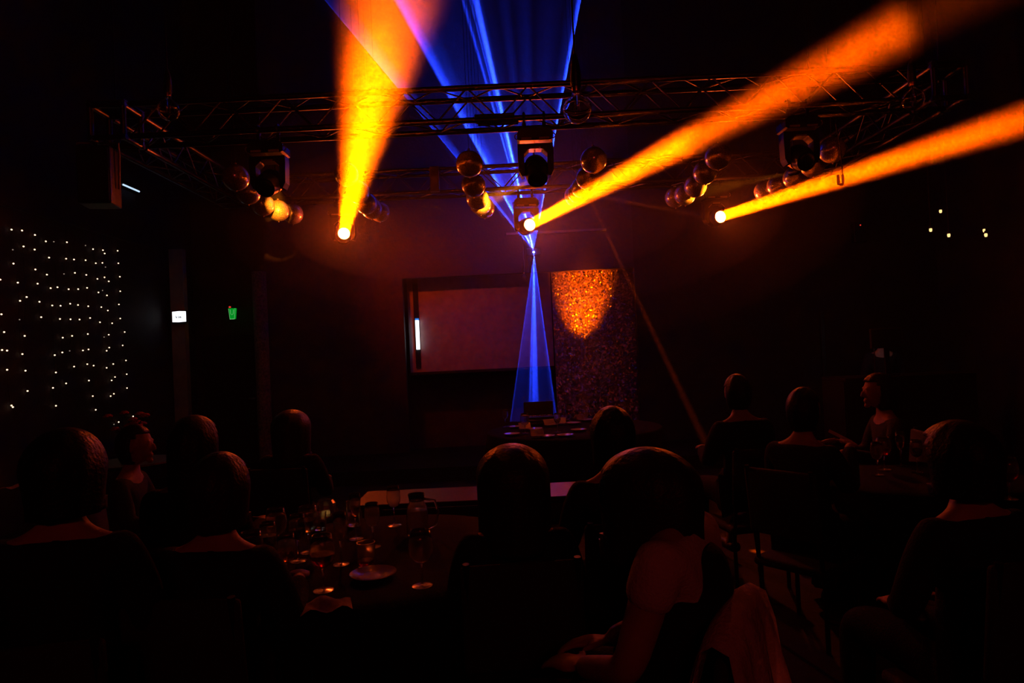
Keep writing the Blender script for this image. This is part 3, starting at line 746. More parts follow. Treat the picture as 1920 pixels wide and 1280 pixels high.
# (who, crown pixel, depth, heading, options); heading 0 looks to the stage, + turns left
folk = [
    ('central woman with long dark hair seen from behind', (958, 836), 2.5, 4, dict(hair='long', hs=1.35)),
    ('person with full bobbed hair beyond the white-sleeved person', (1146, 757), 2.95, 6, dict(hair='bob', hcol='hair_black')),
    ('person in a white short-sleeved shirt sitting side-on before the coat chair', (1206, 832), 1.8, 60, dict(hair='curtain', top='cl_white', sleeve='short', hs=1.15, pose='lean')),
    ('short-haired person far back, nearest the stage of the audience near the dark post', (1380, 698), 4.6, 10, dict(hair='short', hcol='hair_black', top='cl_navy')),
    ('person in dark clothes holding up a white card', (1505, 722), 3.75, -52, dict(hair='short', pose='raised', hcol='hair_black')),
    ('person facing left in profile across the table from the white card', (1646, 696), 4.75, 82, dict(hair='bob', top='cl_grey')),
    ('large dark figure nearest the camera at the pendant-lamp side', (1795, 782), 2.3, 12, dict(hair='bob', hcol='hair_black', hs=1.15, pose='rest')),
    ('person with shoulder-length hair seen from behind below the lit wall screen', (362, 774), 2.9, -8, dict(hair='long', hcol='hair_black')),
    ('person turned right in profile beside the fairy-light wall', (252, 812), 4.2, -80, dict(hair='short', top='cl_grey')),
    ('low-seated person with round bobbed hair just left of the crowded glasses', (410, 842), 2.3, -5, dict(hair='bob', hcol='hair_dark', top='cl_navy')),
    ('person with tall loose hair beyond the glasses table, seen from behind', (545, 765), 4.7, -3, dict(hair='long', hcol='hair_dark', hs=1.3)),
    ('dark figure at the near left, head below the fairy lights', (120, 796), 2.0, 10, dict(hair='bob', hcol='hair_black', hs=1.1, pose='rest')),
]
crown = {'lap': 1.335, 'rest': 1.335, 'lean': 1.225, 'raised': 1.335, 'standing': 1.765}
for (who, (px, py), d, hd, kw) in folk:
    p = P(px, py, d); dz = p.z - crown[kw.get('pose', 'lap')]
    v = Vector((0, .07 if kw.get('pose') == 'lean' else .03, 0)); v.rotate(Quaternion((0, 0, 1), R(hd)))
    person(who, p.x - v.x, p.y - v.y, hd, max(-.06, min(.16, dz)), **kw)
    chair('dark banquet chair under the ' + ' '.join(who.split()[:9]), p.x - v.x - (.1 if kw.get('pose') == 'lean' else 0), p.y - v.y, hd)
# operator at the sound desk, half hidden by his monitor
p = P(1660, 612, 8.6)
person('person standing at the sound desk, head above the black monitor', p.x, p.y + .1, 170, min(.1, p.z - 1.765), 'standing', 'cl_black', 'long', 'short', 'hair_black')

# ------------------------------------------------------------------ lights and fittings on the walls
FP = [(21.7,430.3),(41.4,432),(65.6,440.3),(86,452.3),(101,453,1),(125.5,454),(44.2,461.9),(24,468,1),(65,467.7),(92,482.8),(124,484.8),(25.3,494),(66.4,505),(88,514.7),(120,513.4,1),(.5,524),(33.4,529.7),(70.6,531.7),(95,540),(107.8,538.3),(128.7,542),(50,556.6),(37.7,563.8),(74,565.6),(98,572.5),(113.6,573),(2.7,589),(77.3,594.4),(36.7,599,1),(112.5,597.8),
(160.3,460,1),(174.5,467),(193,468.8),(196.3,475),(220.6,470),(138.8,486.3),(160.6,487.7),(179.7,493.3),(192,492.7),(197.8,500.6,1),(221.9,493.4),(140.5,511.4),(161.9,515.2),(182.7,522.7),(196,519.8),(204,527.3),(224.8,518.6),(146.7,541.9),(163.3,539.5),(184.7,548),(192.2,544.4,1),(200.6,553.6),(225.5,545.8),(131.6,569.2),(146.3,571.6),(165.5,573.9),(190,575.6),(202.2,581.9),(223,570.6),(132.2,598.4),(149.2,598.8),(169,596),(187.5,604),(210.3,605.8),(225.5,596.9),(233.8,622.2),(204,627.3),(195.2,631.7,1),(164.7,626),(135.2,629.5),
(7.8,622.3),(46.3,629.5),(117.7,632.8),(3.8,656),(13.3,657),(42,663.6),(116.9,660.5),(102.7,665.6),(13.4,693),(47.8,694.7),(104.8,698),(99.4,726.9),(51.7,732.7),(21.6,760),(24.2,763),(105,760.5),(230,647.3),(204.9,651.4),(200,657.3),(166,654.8),(155.5,656.8),(130.7,657.6,1),(236.2,675.5),(212.4,682.2),(200,689.3),(175.6,685.2),(163.7,682.5),(139,687),(237.7,701.3),(215.7,706.5),(209.3,712.9),(166.8,713.2),(124,718.5),(238.2,727.3),(213.6,738),(207.5,742.4),(174,742.3),(179.6,768),(249.7,780.2),(222.6,790.9),(213.7,795.3,1),(223.6,814.7,1)]
bins = [-40, 14, 31, 54, 75, 93, 108, 129, 147, 164, 182, 201, 240]
s = BM(); ball(s, (0, 0, 0), (.008, .0105, .008), 10, 6); bulb_me = mesh('bulb', s, 'fairy', 180)
s = BM(); ball(s, (0, 0, 0), (.006, .008, .006), 8, 6); bulb_dim = mesh('bulb', s, 'fairy_dim', 180)
ordn = ['first', 'second', 'third', 'fourth', 'fifth', 'sixth', 'seventh', 'eighth', 'ninth', 'tenth', 'eleventh', 'twelfth']
for bi in range(12):
    pts = []
    for q in FP:
        u = q[0] - .055 * (q[1] - 440)
        if bins[bi] <= u < bins[bi + 1]: pts.append((PX(q[0], q[1], XL + .03), len(q) > 2))
    if not pts: continue
    pts.sort(key=lambda a: -a[0].z)
    y0 = sum(p[0].y for p in pts) / len(pts); base = Vector((XL + .03, y0, 3.35))
    t = thing('fairy_light_string', f'string of warm fairy lights on black side wall, {ordn[bi]} string counted from the frame edge', 'string lights', base, 0, 'fairy light strings hung down the side wall')
    s = BM(); pipe(s, [Vector((0, 0, 0))] + [p - base + Vector((-.012, 0, 0)) for p, _ in pts], .0025, 5); obj('cable', s, 'rubber', t)
    for p, dim in pts: link('bulb', bulb_dim if dim else bulb_me, t, p - base)
s = BM(); tube(s, (0, -1.8, 0), (0, 1.4, 0), .012, 8); tag(obj('curtain_rail', s, 'blackmetal', loc=(XL + .03, 8.4, 3.36)), 'thin black rail along the side wall that carries the fairy lights', 'rail')

# lit screen on the corner column
p = P(336, 593.5, 10.2)
t = thing('wall_screen', 'small glowing white screen with black lettering on the pale corner column', 'screen', p)
s = BM(); box(s, (0, .018, 0), (.235, .03, .19), bevel=.01); obj('housing', s, 'black', t)
s = BM(); n = 10
front = [[s.verts.new(((u - .5) * .205, -.002 - .006 * (1 - (2 * u - 1) ** 2), (v - .5) * (.165 - .012 * abs(2 * u - 1)))) for v in (0, 1)] for u in [i / n for i in range(n + 1)]]
for i in range(n): s.faces.new((front[i][0], front[i + 1][0], front[i + 1][1], front[i][1]))
obj('lit_face', s, 'signwhite', t)
fc = bpy.data.curves.new('lettering', 'FONT'); fc.body = 'Far Soda'; fc.size = .05; fc.align_x = 'CENTER'; fc.align_y = 'CENTER'; fc.extrude = .0006; fc.offset = .0016
to = bpy.data.objects.new('lettering', fc); C.objects.link(to); bpy.context.view_layer.update()
me = bpy.data.meshes.new_from_object(to.evaluated_get(DG())); bpy.data.objects.remove(to); me.name = 'lettering'; me.materials.clear(); me.materials.append(M['ink'])
o = link('lettering', me, t, (-.008, -.0125, -.006), (PI / 2, 0, 0)); o.scale = (.5, .9, 1); o['kind'] = 'stuff'

# exit sign: tapered green lamp
p = P(436.5, 588.5, 10.95)
t = thing('exit_sign', 'tapered green exit sign lamp glowing above the dark doorway', 'exit sign', p)
s = BM(); prism(s, [(-.055, .09), (.055, .09), (.036, -.08), (-.036, -.08)], -.03, .03); obj('green_box', s, 'green', t)
s = BM(); box(s, (0, -.033, -.082), (.076, .006, .010)); obj('lit_bottom_edge', s, 'palegreen', t)
for sx in (-1, 1):
    s = BM(); tube(s, (sx * .053, -.032, .088), (sx * .036, -.032, -.08), .003, 6); obj('lit_side_edge', s, 'palegreen', t)
s = BM(); pipe(s, [(-.025, -.033, .07), (-.02, -.033, 0), (.0, -.033, -.015), (.02, -.033, 0), (.026, -.033, .07)], .0035, 6); obj('pictogram', s, 'palegreen', t)
s = BM(); box(s, (0, .1, .08), (.02, .15, .02)); obj('bracket', s, 'black', t)
p = P(431, 575.5, 10.93)
t = thing('indicator_lamp', 'tiny red indicator lamp just above the green exit sign', 'indicator', p)
s = BM(); box(s, (0, .13, 0), (.05, .25, .05), bevel=.01); obj('housing', s, 'black', t)
s = BM(); ball(s, (0, -.002, 0), (.018, .012, .014), 10, 8); obj('lamp', s, 'red_led', t)
p = P(1613, 422, 10.1)
t = thing('wall_speaker', 'small black wall speaker with a red standby dot', 'speaker', p)
s = BM(); box(s, (0, .05, -.1), (.2, .1, .3), bevel=.015); obj('cabinet', s, 'black', t)
s = BM(); ball(s, (0, -.004, 0), (.010, .008, .010), 8, 6); obj('standby_lamp', s, 'red_led', t)
s = BM(); lathe(s, [(.07, 0), (.06, -.008), (.03, -.002), (0, -.006)], 20, (0, 0, -.13), Matrix.Rotation(R(90), 3, 'X')); obj('cone', s, 'rubber', t)

# white light bar in a dark strip at the recess
yb2 = YP + .36
p = P(783, 626, yb2)
t = thing('light_bar', 'upright white light bar with blue tip at the edge of the projection board', 'light', p)
up_ = P(773.5, 518, yb2) - p; dn_ = P(786.5, 690, yb2) - p
s = BM(); box(s, (-.01, .03, (up_.z + dn_.z) / 2), (.075, .03, up_.z - dn_.z)); obj('backing_strip', s, 'ink', t)
tp, bt = P(782.7, 600, yb2) - p, P(785.5, 655, yb2) - p
s = BM(); box(s, (0, 0, (tp.z + bt.z) / 2), (.055, .03, tp.z - bt.z), bevel=.004); obj('lit_tube', s, 'white_led', t)
s = BM(); box(s, (0, 0, tp.z + .014), (.055, .03, .026), bevel=.004); obj('blue_tip', s, 'bluecap', t)
# cold tube on the side wall
a_, b2 = PX(231, 346, XL + .06), PX(261, 359, XL + .06)
t = thing('wall_tube_lamp', 'thin cold-white tube lamp high on the side wall beyond the hanging loudspeaker', 'lamp', (a_ + b2) / 2)
s = BM(); L_ = (b2 - a_).length / 2; tube(s, (.0, -L_, 0), (0, L_, 0), .012, 8); obj('tube', s, 'coldtube', t)
s = BM(); box(s, (-.035, 0, .01), (.05, 2 * L_ + .06, .05), bevel=.006); obj('fitting', s, 'black', t)

# small pendant lamps near the far side wall
for i, (px, py, d, lb) in enumerate(((1763.5, 396, 8.6, 'highest of the five'), (1745, 431, 8.2, 'nearest to the red standby dot'), (1779, 441, 8.0, 'lowest of the three beside one another'), (1845.5, 432, 8.5, 'upper of the close pair'), (1848.5, 440.5, 7.9, 'lower of the close pair'))):
    p = P(px, py, d)
    t = thing('pendant_lamp', f'tiny warm pendant lamp at the dark wall, {lb}', 'lamp', p, 0, 'small warm pendant lamps')
    s = BM(); lathe(s, [(0, -.022), (.012, -.02), (.017, 0), (.014, .018), (0, .02)], 12); obj('bulb', s, 'pend', t, 60)
    s = BM(); lathe(s, [(.02, .018), (.014, .05), (0, .05)], 12); obj('cap', s, 'blackmetal', t, 60)
    s = BM(); tube(s, (0, 0, .05), (0, 0, ZC - p.z), .003, 5); obj('cord', s, 'rubber', t)

# big clear globe bulbs
def globe(label, px, py, d, r):
    p = P(px, py, d); t = thing('globe_bulb', label, 'light bulb', p, 0, 'large clear globe bulbs on cords')
    k = r / .0625; pts = []
    for i in range(15):
        a = -PI / 2 + (PI / 2 + 1.18) * i / 14; pts.append((max(0, .0625 * math.cos(a)), .0625 * math.sin(a)))
    pts += [(.0185, .068), (.0165, .082)]
    inner = [(max(0, q - .0012) if q > 0 else 0, z + (.0012 if z < 0 else -.0006)) for q, z in pts][::-1]
    s = BM(); lathe(s, [(q * k, z * k) for q, z in pts + inner], 32); obj('glass_globe', s, 'clear', t, 180)
    s = BM(); lathe(s, [(0, .078 * k), (.0175 * k, .078 * k), (.0185 * k, .09 * k), (.0165 * k, .108 * k), (0, .11 * k)], 20); obj('screw_cap', s, 'brass', t, 50)
    s = BM(); lathe(s, [(.0, .102 * k), (.023 * k, .1 * k), (.024 * k, .15 * k), (.019 * k, .2 * k), (.008 * k, .24 * k), (0, .25 * k)], 20); obj('socket', s, 'black', t, 50)
    s = BM(); lathe(s, [(0, .08 * k), (.007 * k, .078 * k), (.005 * k, .03 * k), (.003 * k, .0), (0, -.002 * k)], 12)
    st = obj('filament_stem', s, 'clear', t, 60)
    s = BM()
    pipe(s, [(.012 * k * math.cos(a), .012 * k * math.sin(a), (.03 if i % 2 else -.012) * k) for i, a in enumerate([2 * PI * j / 9 for j in range(10)])], .0008, 5); obj('filament', s, 'brass', st)
    s = BM(); tube(s, (0, 0, .24 * k), (0, 0, ZC - p.z), .004, 6); obj('cord', s, 'rubber', t)
globe('clear globe bulb on a cord, largest, beside the edge of the laser fan', 1082, 205, 2.98, .0625)
globe('clear globe bulb near the corner above the hanging loudspeaker', 316, 206, 4.0, .0625)
globe('clear globe bulb above the side truss nearest the pendant lamps', 1712, 186, 4.0, .0625)
globe('tiny clear globe bulb hanging in front of the recess beneath the laser', 983, 520, 9.2, .043)

# loudspeaker hung under the truss corner
p = P(186, 333, YA + .1)
t = thing('loudspeaker', 'tall black loudspeaker cabinet hung under the truss corner', 'speaker', (p.x, p.y, p.z), R(12))
s = BM(); box(s, (0, 0, 0), (.27, .26, .5), bevel=.015); obj('cabinet', s, 'black', t)
s = BM(); box(s, (0, -.133, 0), (.24, .012, .46), bevel=.004); obj('grille', s, 'blackmetal', t)
s = BM(); pipe(s, [(-.155, 0, -.1), (-.165, 0, .2), (-.165, 0, .3), (.165, 0, .3), (.165, 0, .2), (.155, 0, -.1)], .01, 6); obj('bracket', s, 'edge', t)
s = BM(); tube(s, (0, 0, .3), (0, 0, ZT0 - p.z + .02), .018, 8); obj('clamp', s, 'blackmetal', t)

# strap loop dangling in the flattest shaft
p = P(1576, 337, YA + S); t = thing('strap_loop', 'flat webbing strap loop dangling in the flattest orange shaft', 'strap', p, R(25))
s = BM(); lp = [(-.035, .045), (-.035, -.045), (.02, -.05), (.036, -.02), (.036, .05), (.028, .05), (.028, -.015), (.014, -.038), (-.024, -.034), (-.024, .045)]
prism(s, lp, -.012, .012); obj('loop', s, 'webbing', t)
s = BM(); pipe(s, [(.032, 0, .045), (.02, 0, .3), (-.02, .0, .5), (0, 0, ZT0 - p.z + .02)], .005, 6); obj('strap', s, 'black', t)

# ------------------------------------------------------------------ tables
def round_table(label, x, y, r, h=.75, m='wood', cloth=None):
    t = thing('round_table', label, 'table', (x, y, 0))
    s = BM(); lathe(s, [(0, h - .03), (r - .02, h - .03), (r, h - .015), (r - .008, h), (0, h)], 56); obj('tabletop', s, m, t, 40)
    s = BM(); lathe(s, [(0, .03), (.3, .03), (.28, .06), (.06, .09), (.045, .2), (.045, h - .08), (.2, h - .03), (0, h - .03)], 28); obj('pedestal', s, 'blackmetal', t, 40)
    s = BM(); lathe(s, [(0, 0), (.32, 0), (.31, .03), (0, .03)], 28); obj('foot', s, 'blackmetal', t, 40)
    if cloth:
        s = BM(); n = 120; rr = []
        prof = [(0, h + .004), (r * .6, h + .004), (r + .004, h + .004), (r + .014, h - .01), (r + .03, h - .2), (r + .04, h - .42), (r + .05, .12)]
        c0 = s.verts.new((0, 0, h + .004))
        for (q, z) in prof[1:]:
            ring = []
            for k in range(n):
                a = 2 * PI * k / n; f = max(0, (h - z) / h); ww = 1 + f * .07 * math.sin(a * 17 + math.sin(a * 3)) + f * .02 * math.sin(a * 41)
                ring.append(s.verts.new((q * ww * math.cos(a), q * ww * math.sin(a), z)))
            rr.append(ring)
        for k in range(n): s.faces.new((c0, rr[0][k], rr[0][(k + 1) % n]))
        for A, B in zip(rr, rr[1:]):
            for k in range(n): s.faces.new((A[k], B[k], B[(k + 1) % n], A[(k + 1) % n]))
        o = obj('tablecloth', s, cloth, smooth=60, loc=(x, y, 0)); tag(o, 'long black tablecloth over the ' + ' '.join(label.split()[:9]), 'tablecloth')
    return t
TX, TY, TR = -.62, 3.0, .68
round_table('dark round table crowded with drinking glasses', TX, TY, TR, .75, 'wood', 'cloth')
TZ = .755
def lathe_glass(s, outer, th=.0016, seg=32):
    """outer profile from the inside bottom... a closed wall: outer side up, rim, inner side down"""
    inner = [(max(0, r - th), z + (th if i == 0 else 0)) for i, (r, z) in enumerate(outer)][::-1]
    lathe(s, outer + inner, seg)
GL = {}
def wine_glass_meshes(kind):
    if kind in GL: return GL[kind]
    if kind == 'red': bowl = [(0, .085), (.012, .086), (.03, .095), (.043, .118), (.047, .14), (.043, .175), (.036, .205)]; stem_h, foot = .086, .038
    elif kind == 'white': bowl = [(0, .092), (.01, .093), (.024, .102), (.033, .122), (.035, .145), (.033, .175), (.029, .198)]; stem_h, foot = .093, .034
    elif kind == 'flute': bowl = [(0, .10), (.007, .101), (.018, .115), (.025, .145), (.027, .18), (.026, .215)]; stem_h, foot = .101, .033
    s = BM(); lathe_glass(s, bowl); a = mesh('bowl', s, 'wineglass', 180)
    s = BM(); lathe(s, [(0, .003), (.006, .008), (.0038, .02), (.0034, stem_h * .6), (.005, stem_h - .004), (.008, stem_h), (0, stem_h)], 16); b = mesh('stem', s, 'wineglass', 180)
    s = BM(); lathe(s, [(0, 0), (foot, 0), (foot, .0018), (foot * .5, .004), (0, .0055)], 32); c = mesh('foot', s, 'wineglass', 60)
    lv = {}
    for nm, frac, mm in (('wine', .42, 'wine'), ('amber', .45, 'amberdrink'), ('water', .5, 'water')):
        zt_ = bowl[0][1] + (bowl[-1][1] - bowl[0][1]) * frac; pr = [(0, bowl[0][1] + .002)]
        for (r, z), (r2, z2) in zip(bowl[1:], bowl[2:] + [bowl[-1]]):
            if z < zt_: pr.append((max(0, r - .0019), z + .001)); last = (r, z, r2, z2)
        r, z, r2, z2 = last; f = (zt_ - z) / max(1e-6, z2 - z); pr += [(r + (r2 - r) * min(1, f) - .0019, zt_), (0, zt_)]
        s = BM(); lathe(s, pr, 32); lv[nm] = mesh('drink', s, mm, 60)
    GL[kind] = (a, b, c, lv); return GL[kind]
def wine_glass(kind, drink, label, px, py, d=None, z=TZ, group='stemmed glasses on the middle table', h=None):
    if d is None:
        v = fw + rt * ((px - 960) / FPX) + up * ((640 - py) / FPX); p = CAM + v * ((z - CAM.z) / v.z)
    else: p = P(px, py, d)
    a, b, c, lv = wine_glass_meshes(kind)
    t = thing('wine_glass', label, 'glass', (p.x, p.y, z), random.random() * 6, group)
    link('bowl', a, t); link('stem', b, t); link('foot', c, t)
    if drink: link('drink', lv[drink], t)
    return t
wine_glass('red', None, 'empty tall wine glass standing alone by the central woman', 792, 1098)
wine_glass('red', 'wine', 'big round wine glass with red wine, nearest the camera', 607, 1107)
wine_glass('white', 'amber', 'narrow wine glass with amber drink between round wine glass and table edge', 540, 1100)
wine_glass('red', 'wine', 'wine glass with red wine at the table edge nearest the long-haired person', 474, 1096)
wine_glass('white', 'water', 'wine glass with water beside the small amber glass', 505, 1070)
wine_glass('red', None, 'empty wine glass at the far left rim of the middle table', 448, 1062)
wine_glass('white', 'wine', 'narrow wine glass with a little red wine in the middle of the crowded table', 560, 1052)
wine_glass('flute', None, 'empty flute glass between the round wine glass and the candle tumbler', 640, 1058)
wine_glass('red', 'water', 'round wine glass with water behind the round red wine glass', 580, 1035)
wine_glass('white', None, 'empty narrow wine glass in the second row beyond the candle tumbler', 700, 1025)
wine_glass('flute', 'amber', 'flute with amber drink behind the candle tumbler', 668, 1010)
wine_glass('white', None, 'empty narrow wine glass at the far rim beside the water carafe', 740, 985)
wine_glass('red', None, 'empty wine glass behind the two saucer-edged glasses', 520, 1040)
def on(px, py, z=TZ):
    v = fw + rt * ((px - 960) / FPX) + up * ((640 - py) / FPX); return CAM + v * ((z - CAM.z) / v.z)
# tumblers, carafe, candle holders
def tumbler(label, px, py, r, h, drink=None, frac=.5):
    p = on(px, py); t = thing('tumbler', label, 'glass', p, 0, 'tumblers on the middle table')
    s = BM(); pr = [(0, 0), (r * .86, 0), (r * .88, .004), (r, h)]; inner = [(r - .0025, h), (r * .88 - .0025, .009), (0, .008)]
    lathe(s, pr + inner, 32); obj('wall', s, 'wineglass', t, 50)
    if drink: 
        s = BM(); lathe(s, [(0, .009), (r * .88 - .003, .0095), (r * (.88 + .12 * frac) - .003, h * frac), (0, h * frac)], 32); obj('drink', s, drink, t, 50)
    return t
tumbler('tumbler of red drink beside the plate rim', 688, 1062, .038, .10, 'wine', .3)
tumbler('tumbler of water with a bright rim behind the candle holder', 664, 985, .036, .125, 'water', .6)
tumbler('small amber tumbler at the near rim of the middle table', 500, 1062, .036, .09, 'amberdrink', .4)
tumbler('short empty tumbler beyond the small amber tumbler', 545, 1008, .036, .09)
tumbler('short water tumbler near the far rim', 600, 992, .034, .085, 'water', .5)
p = on(784, 1005); t = thing('water_carafe', 'clear water carafe with a curved handle on the middle table', 'carafe', p)
s = BM(); lathe_glass(s, [(0, 0), (.045, .001), (.052, .02), (.053, .09), (.045, .14), (.034, .165), (.04, .2)], .0025); obj('vessel', s, 'wineglass', t, 180)
s = BM(); lathe(s, [(0, .004), (.048, .008), (.0498, .05), (.0498, .09), (.046, .125), (0, .125)], 32); obj('water', s, 'water', t, 60)
s = BM(); pipe(s, [(.036, 0, .175), (.085, 0, .165), (.1, 0, .11), (.085, 0, .05), (.05, 0, .035)], .006, 10); obj('handle', s, 'wineglass', t, 180)
p = on(612, 968); t = thing('candle_holder', 'faceted round glass candle holder at the far rim, glowing faint amber', 'candle holder', p)
s = BM(); 
pr = [(0, 0), (.035, 0), (.052, .02), (.058, .045), (.052, .075), (.04, .092)]; lathe(s, pr + [(.036, .09), (.048, .073), (.053, .045), (.047, .022), (.033, .008), (0, .008)], 12); obj('glass_bowl', s, 'wineglass', t)
s = BM(); lathe(s, [(0, .01), (.019, .01), (.019, .028), (0, .027)], 16); obj('tea_light', s, glow('tea_light_wax', (1.0, .45, .1), .16, False), t, 50)
s = BM(); tube(s, (0, 0, .027), (0, 0, .034), .0012, 5); obj('wick', s, 'ink', t)
# plates and napkins
def plate(label, p, r, group, m='plate'):
    t = tag(link('plate', plate_me(r, m), None, p), label, 'plate', group); return t
PLM = {}
def plate_me(r, m):
    if (r, m) not in PLM:
        s = BM(); lathe(s, [(0, 0), (r * .6, 0), (r * .7, .006), (r, .018), (r, .021), (r * .68, .010), (r * .55, .005), (0, .005)], 36); PLM[(r, m)] = mesh('plate', s, m, 50)
    return PLM[(r, m)]
plate('white side plate under the red tumbler side of the middle table', on(700, 1082), .09, None)
def napkin(label, p, rz, sx=.16, sy=.11):
    s = BM(); n = 10; g = [[s.verts.new(((i / n - .5) * sx, (j / n - .5) * sy, .004 + .022 * (math.sin(i * .9 + j * .4) * .5 + .5) * (1 - (2 * i / n - 1) ** 4))) for j in range(n + 1)] for i in range(n + 1)]
    for i in range(n):
        for j in range(n): s.faces.new((g[i][j], g[i + 1][j], g[i + 1][j + 1], g[i][j + 1]))
    bmesh.ops.solidify(s, geom=list(s.faces), thickness=.004)
    tag(obj('napkin', s, 'napkin', smooth=60, loc=p, rot=(0, 0, rz)), label, 'napkin')
napkin('pale crumpled napkin at the near rim of the middle table', on(604, 1150) + Vector((0, .05, 0)), .3, .17, .12)
# long narrow table behind the glasses
t = thing('long_table', 'long narrow dark table beyond the crowded round table', 'table', (-.2, 4.2, 0))
s = BM(); box(s, (0, 0, .735), (1.55, .42, .03), bevel=.006); obj('tabletop', s, 'wood', t)
s = BM(); box(s, (0, -.17, .66), (1.4, .025, .09), bevel=.004); obj('apron', s, 'wood', t)
for sx in (-.7, .7):
    for sy in (-.16, .16):
        s = BM(); box(s, (sx, sy, .36), (.05, .05, .72), bevel=.005); obj('leg', s, 'wood', t)

# cluttered round table at the stage, black cloth, console on it
DX, DY = .62, 7.35
round_table('big round table at the stage under the falling laser fan', DX, DY, .92, .75, 'wood', 'cloth')
DZ = .757
p = on(1012, 789, DZ)
t = thing('mixing_console', 'boxy black console with an open lid on the cluttered table, lit by the laser', 'console', (P(1012, 789, 7.85).x, 7.85, DZ), R(3))
s = BM(); box(s, (0, 0, .05), (.34, .24, .10), bevel=.01); obj('body', s, 'black', t)
for z in (.03, .065):
    s = BM(); box(s, (0, -.123, z), (.27, .006, .008)); obj('front_slot', s, 'steel', t)
s = BM(); box(s, (0, .11, .175), (.34, .02, .16), Matrix.Rotation(R(-8), 3, 'X'), bevel=.006); obj('lid', s, 'black', t)
for k in range(6):
    s = BM(); lathe(s, [(.011, 0), (.009, .016), (0, .016)], 10, (-.13 + .052 * k, -.05, .1)); obj('knob', s, 'steel', t)
s = BM(); box(s, (.0, -.02, .103), (.28, .05, .006), bevel=.002); obj('fader_strip', s, 'edge', t)
clutter = [(930, 806), (968, 802), (1003, 806), (1040, 797), (1075, 795), (1100, 789), (1085, 808), (960, 816), (1060, 818), (1130, 800), (915, 820), (1025, 820)]
for i, (px, py) in enumerate(clutter):
    p = on(px, py, DZ)
    if (p.x - DX) ** 2 + (p.y - DY) ** 2 > .8 ** 2: continue
    if abs(p.x - .33) < .26 and p.y > 7.65: continue
    plate(f'white china plate on the cluttered stage table, {ordn[len(PLM) and i % 12]} of its scattered plates', p, .085, 'plates on the stage table')
for i, (px, py, rz) in enumerate(((1032, 796, .4), (1050, 793, -.2), (985, 803, .2), (1092, 786, .8), (1008, 816, .1))):
    p = on(px, py, DZ + .022); nm = ('glossy folded card, the widest beside the console', 'glossy folded card next to the widest one', 'glossy card lying flat before the console', 'glossy card at the far rim of the stage table', 'glossy card nearest the rim of the stage table')[i]
    s = BM(); box(s, (0, 0, .002), (.13, .09, .004)); box(s, (0, .03, .02), (.13, .004, .05), Matrix.Rotation(R(35), 3, 'X'))
    s.free(); t = thing('folded_card', nm, 'card', p, rz)
    s = BM(); box(s, (0, 0, .002), (.13, .09, .003)); obj('lower_leaf', s, 'plate', t)
    s = BM(); box(s, (0, .028, .028), (.13, .003, .075), Matrix.Rotation(R(-38), 3, 'X')); obj('upper_leaf', s, 'plate', t)
for i, (px, py) in enumerate(((948, 800), (1068, 790), (1110, 797), (985, 812), (1046, 810))):
    p = on(px, py, DZ)
    wine_glass(('white', 'red', 'flute', 'red', 'white')[i], (None, 'wine', None, None, 'water')[i], 'wine glass on the cluttered stage table, ' + ('beside the console at the fairy-light side', 'with red wine behind the folded cards', 'thin flute near the far rim', 'empty, in front of the console', 'with water among the near plates')[i], 0, 0, None, DZ, 'glasses on the stage table') if False else None
    a, b, c, lv = wine_glass_meshes(('white', 'red', 'flute', 'red', 'white')[i])
    t = thing('wine_glass', 'wine glass on the cluttered stage table, ' + ('beside the console at the fairy-light side', 'with red wine behind the folded cards', 'thin flute near the far rim', 'empty, in front of the console', 'with water among the near plates')[i], 'glass', (p.x, p.y, DZ), 0, 'glasses on the stage table')
    link('bowl', a, t); link('stem', b, t); link('foot', c, t)
    dr_ = (None, 'wine', None, None, 'water')[i]
    if dr_: link('drink', lv[dr_], t)

# table at the pendant-lamp side with glasses and a white card
RX, RY = 2.36, 4.05
round_table('dark round table before the person in profile', RX, RY, .55, .747, 'wood', 'cloth')
for k, (kind, drink, px, py, lb) in enumerate((('red', 'wine', 1658, 880, 'wine glass with red wine before the person in profile'), ('white', None, 1646, 890, 'empty wine glass nearest the held white card'), ('flute', 'amber', 1690, 872, 'flute with amber drink beside the red wine before the profile'), ('white', 'water', 1720, 885, 'wine glass with water at the pendant-lamp side of its table'))):
    wine_glass(kind, drink, lb, px, py, group='stemmed glasses before the person in profile')
p = P(1575.5, 818, 4.12); t = thing('held_card', 'white card held up at a slant by a dark-dressed person', 'card', p, R(-52))
s = BM(); box(s, (0, 0, 0), (.15, .004, .018), Matrix.Rotation(R(24), 3, 'Y')); obj('card_sheet', s, 'paper', t)
# far tables, partly seen
round_table('dark round table at the frame edge near the pendant lamps', 3.05, 3.2, .5)
for k, (kind, drink, px, py, lb) in enumerate((('white', 'amber', 1826, 905, 'amber-filled glass on the table at the frame edge'), ('red', 'wine', 1893, 935, 'red wine glass at the very edge of the frame'), ('flute', None, 1870, 915, 'empty flute between amber glass and red wine at frame edge'))):
    wine_glass(kind, drink, lb, px, py, group='stemmed glasses on the table at the frame edge')
round_table('dark round table near the fairy-light wall', -2.6, 3.0, .6)
napkin('pale napkin on the round table near the fairy-light wall', on(30, 915, .755) , .1, .2, .12)
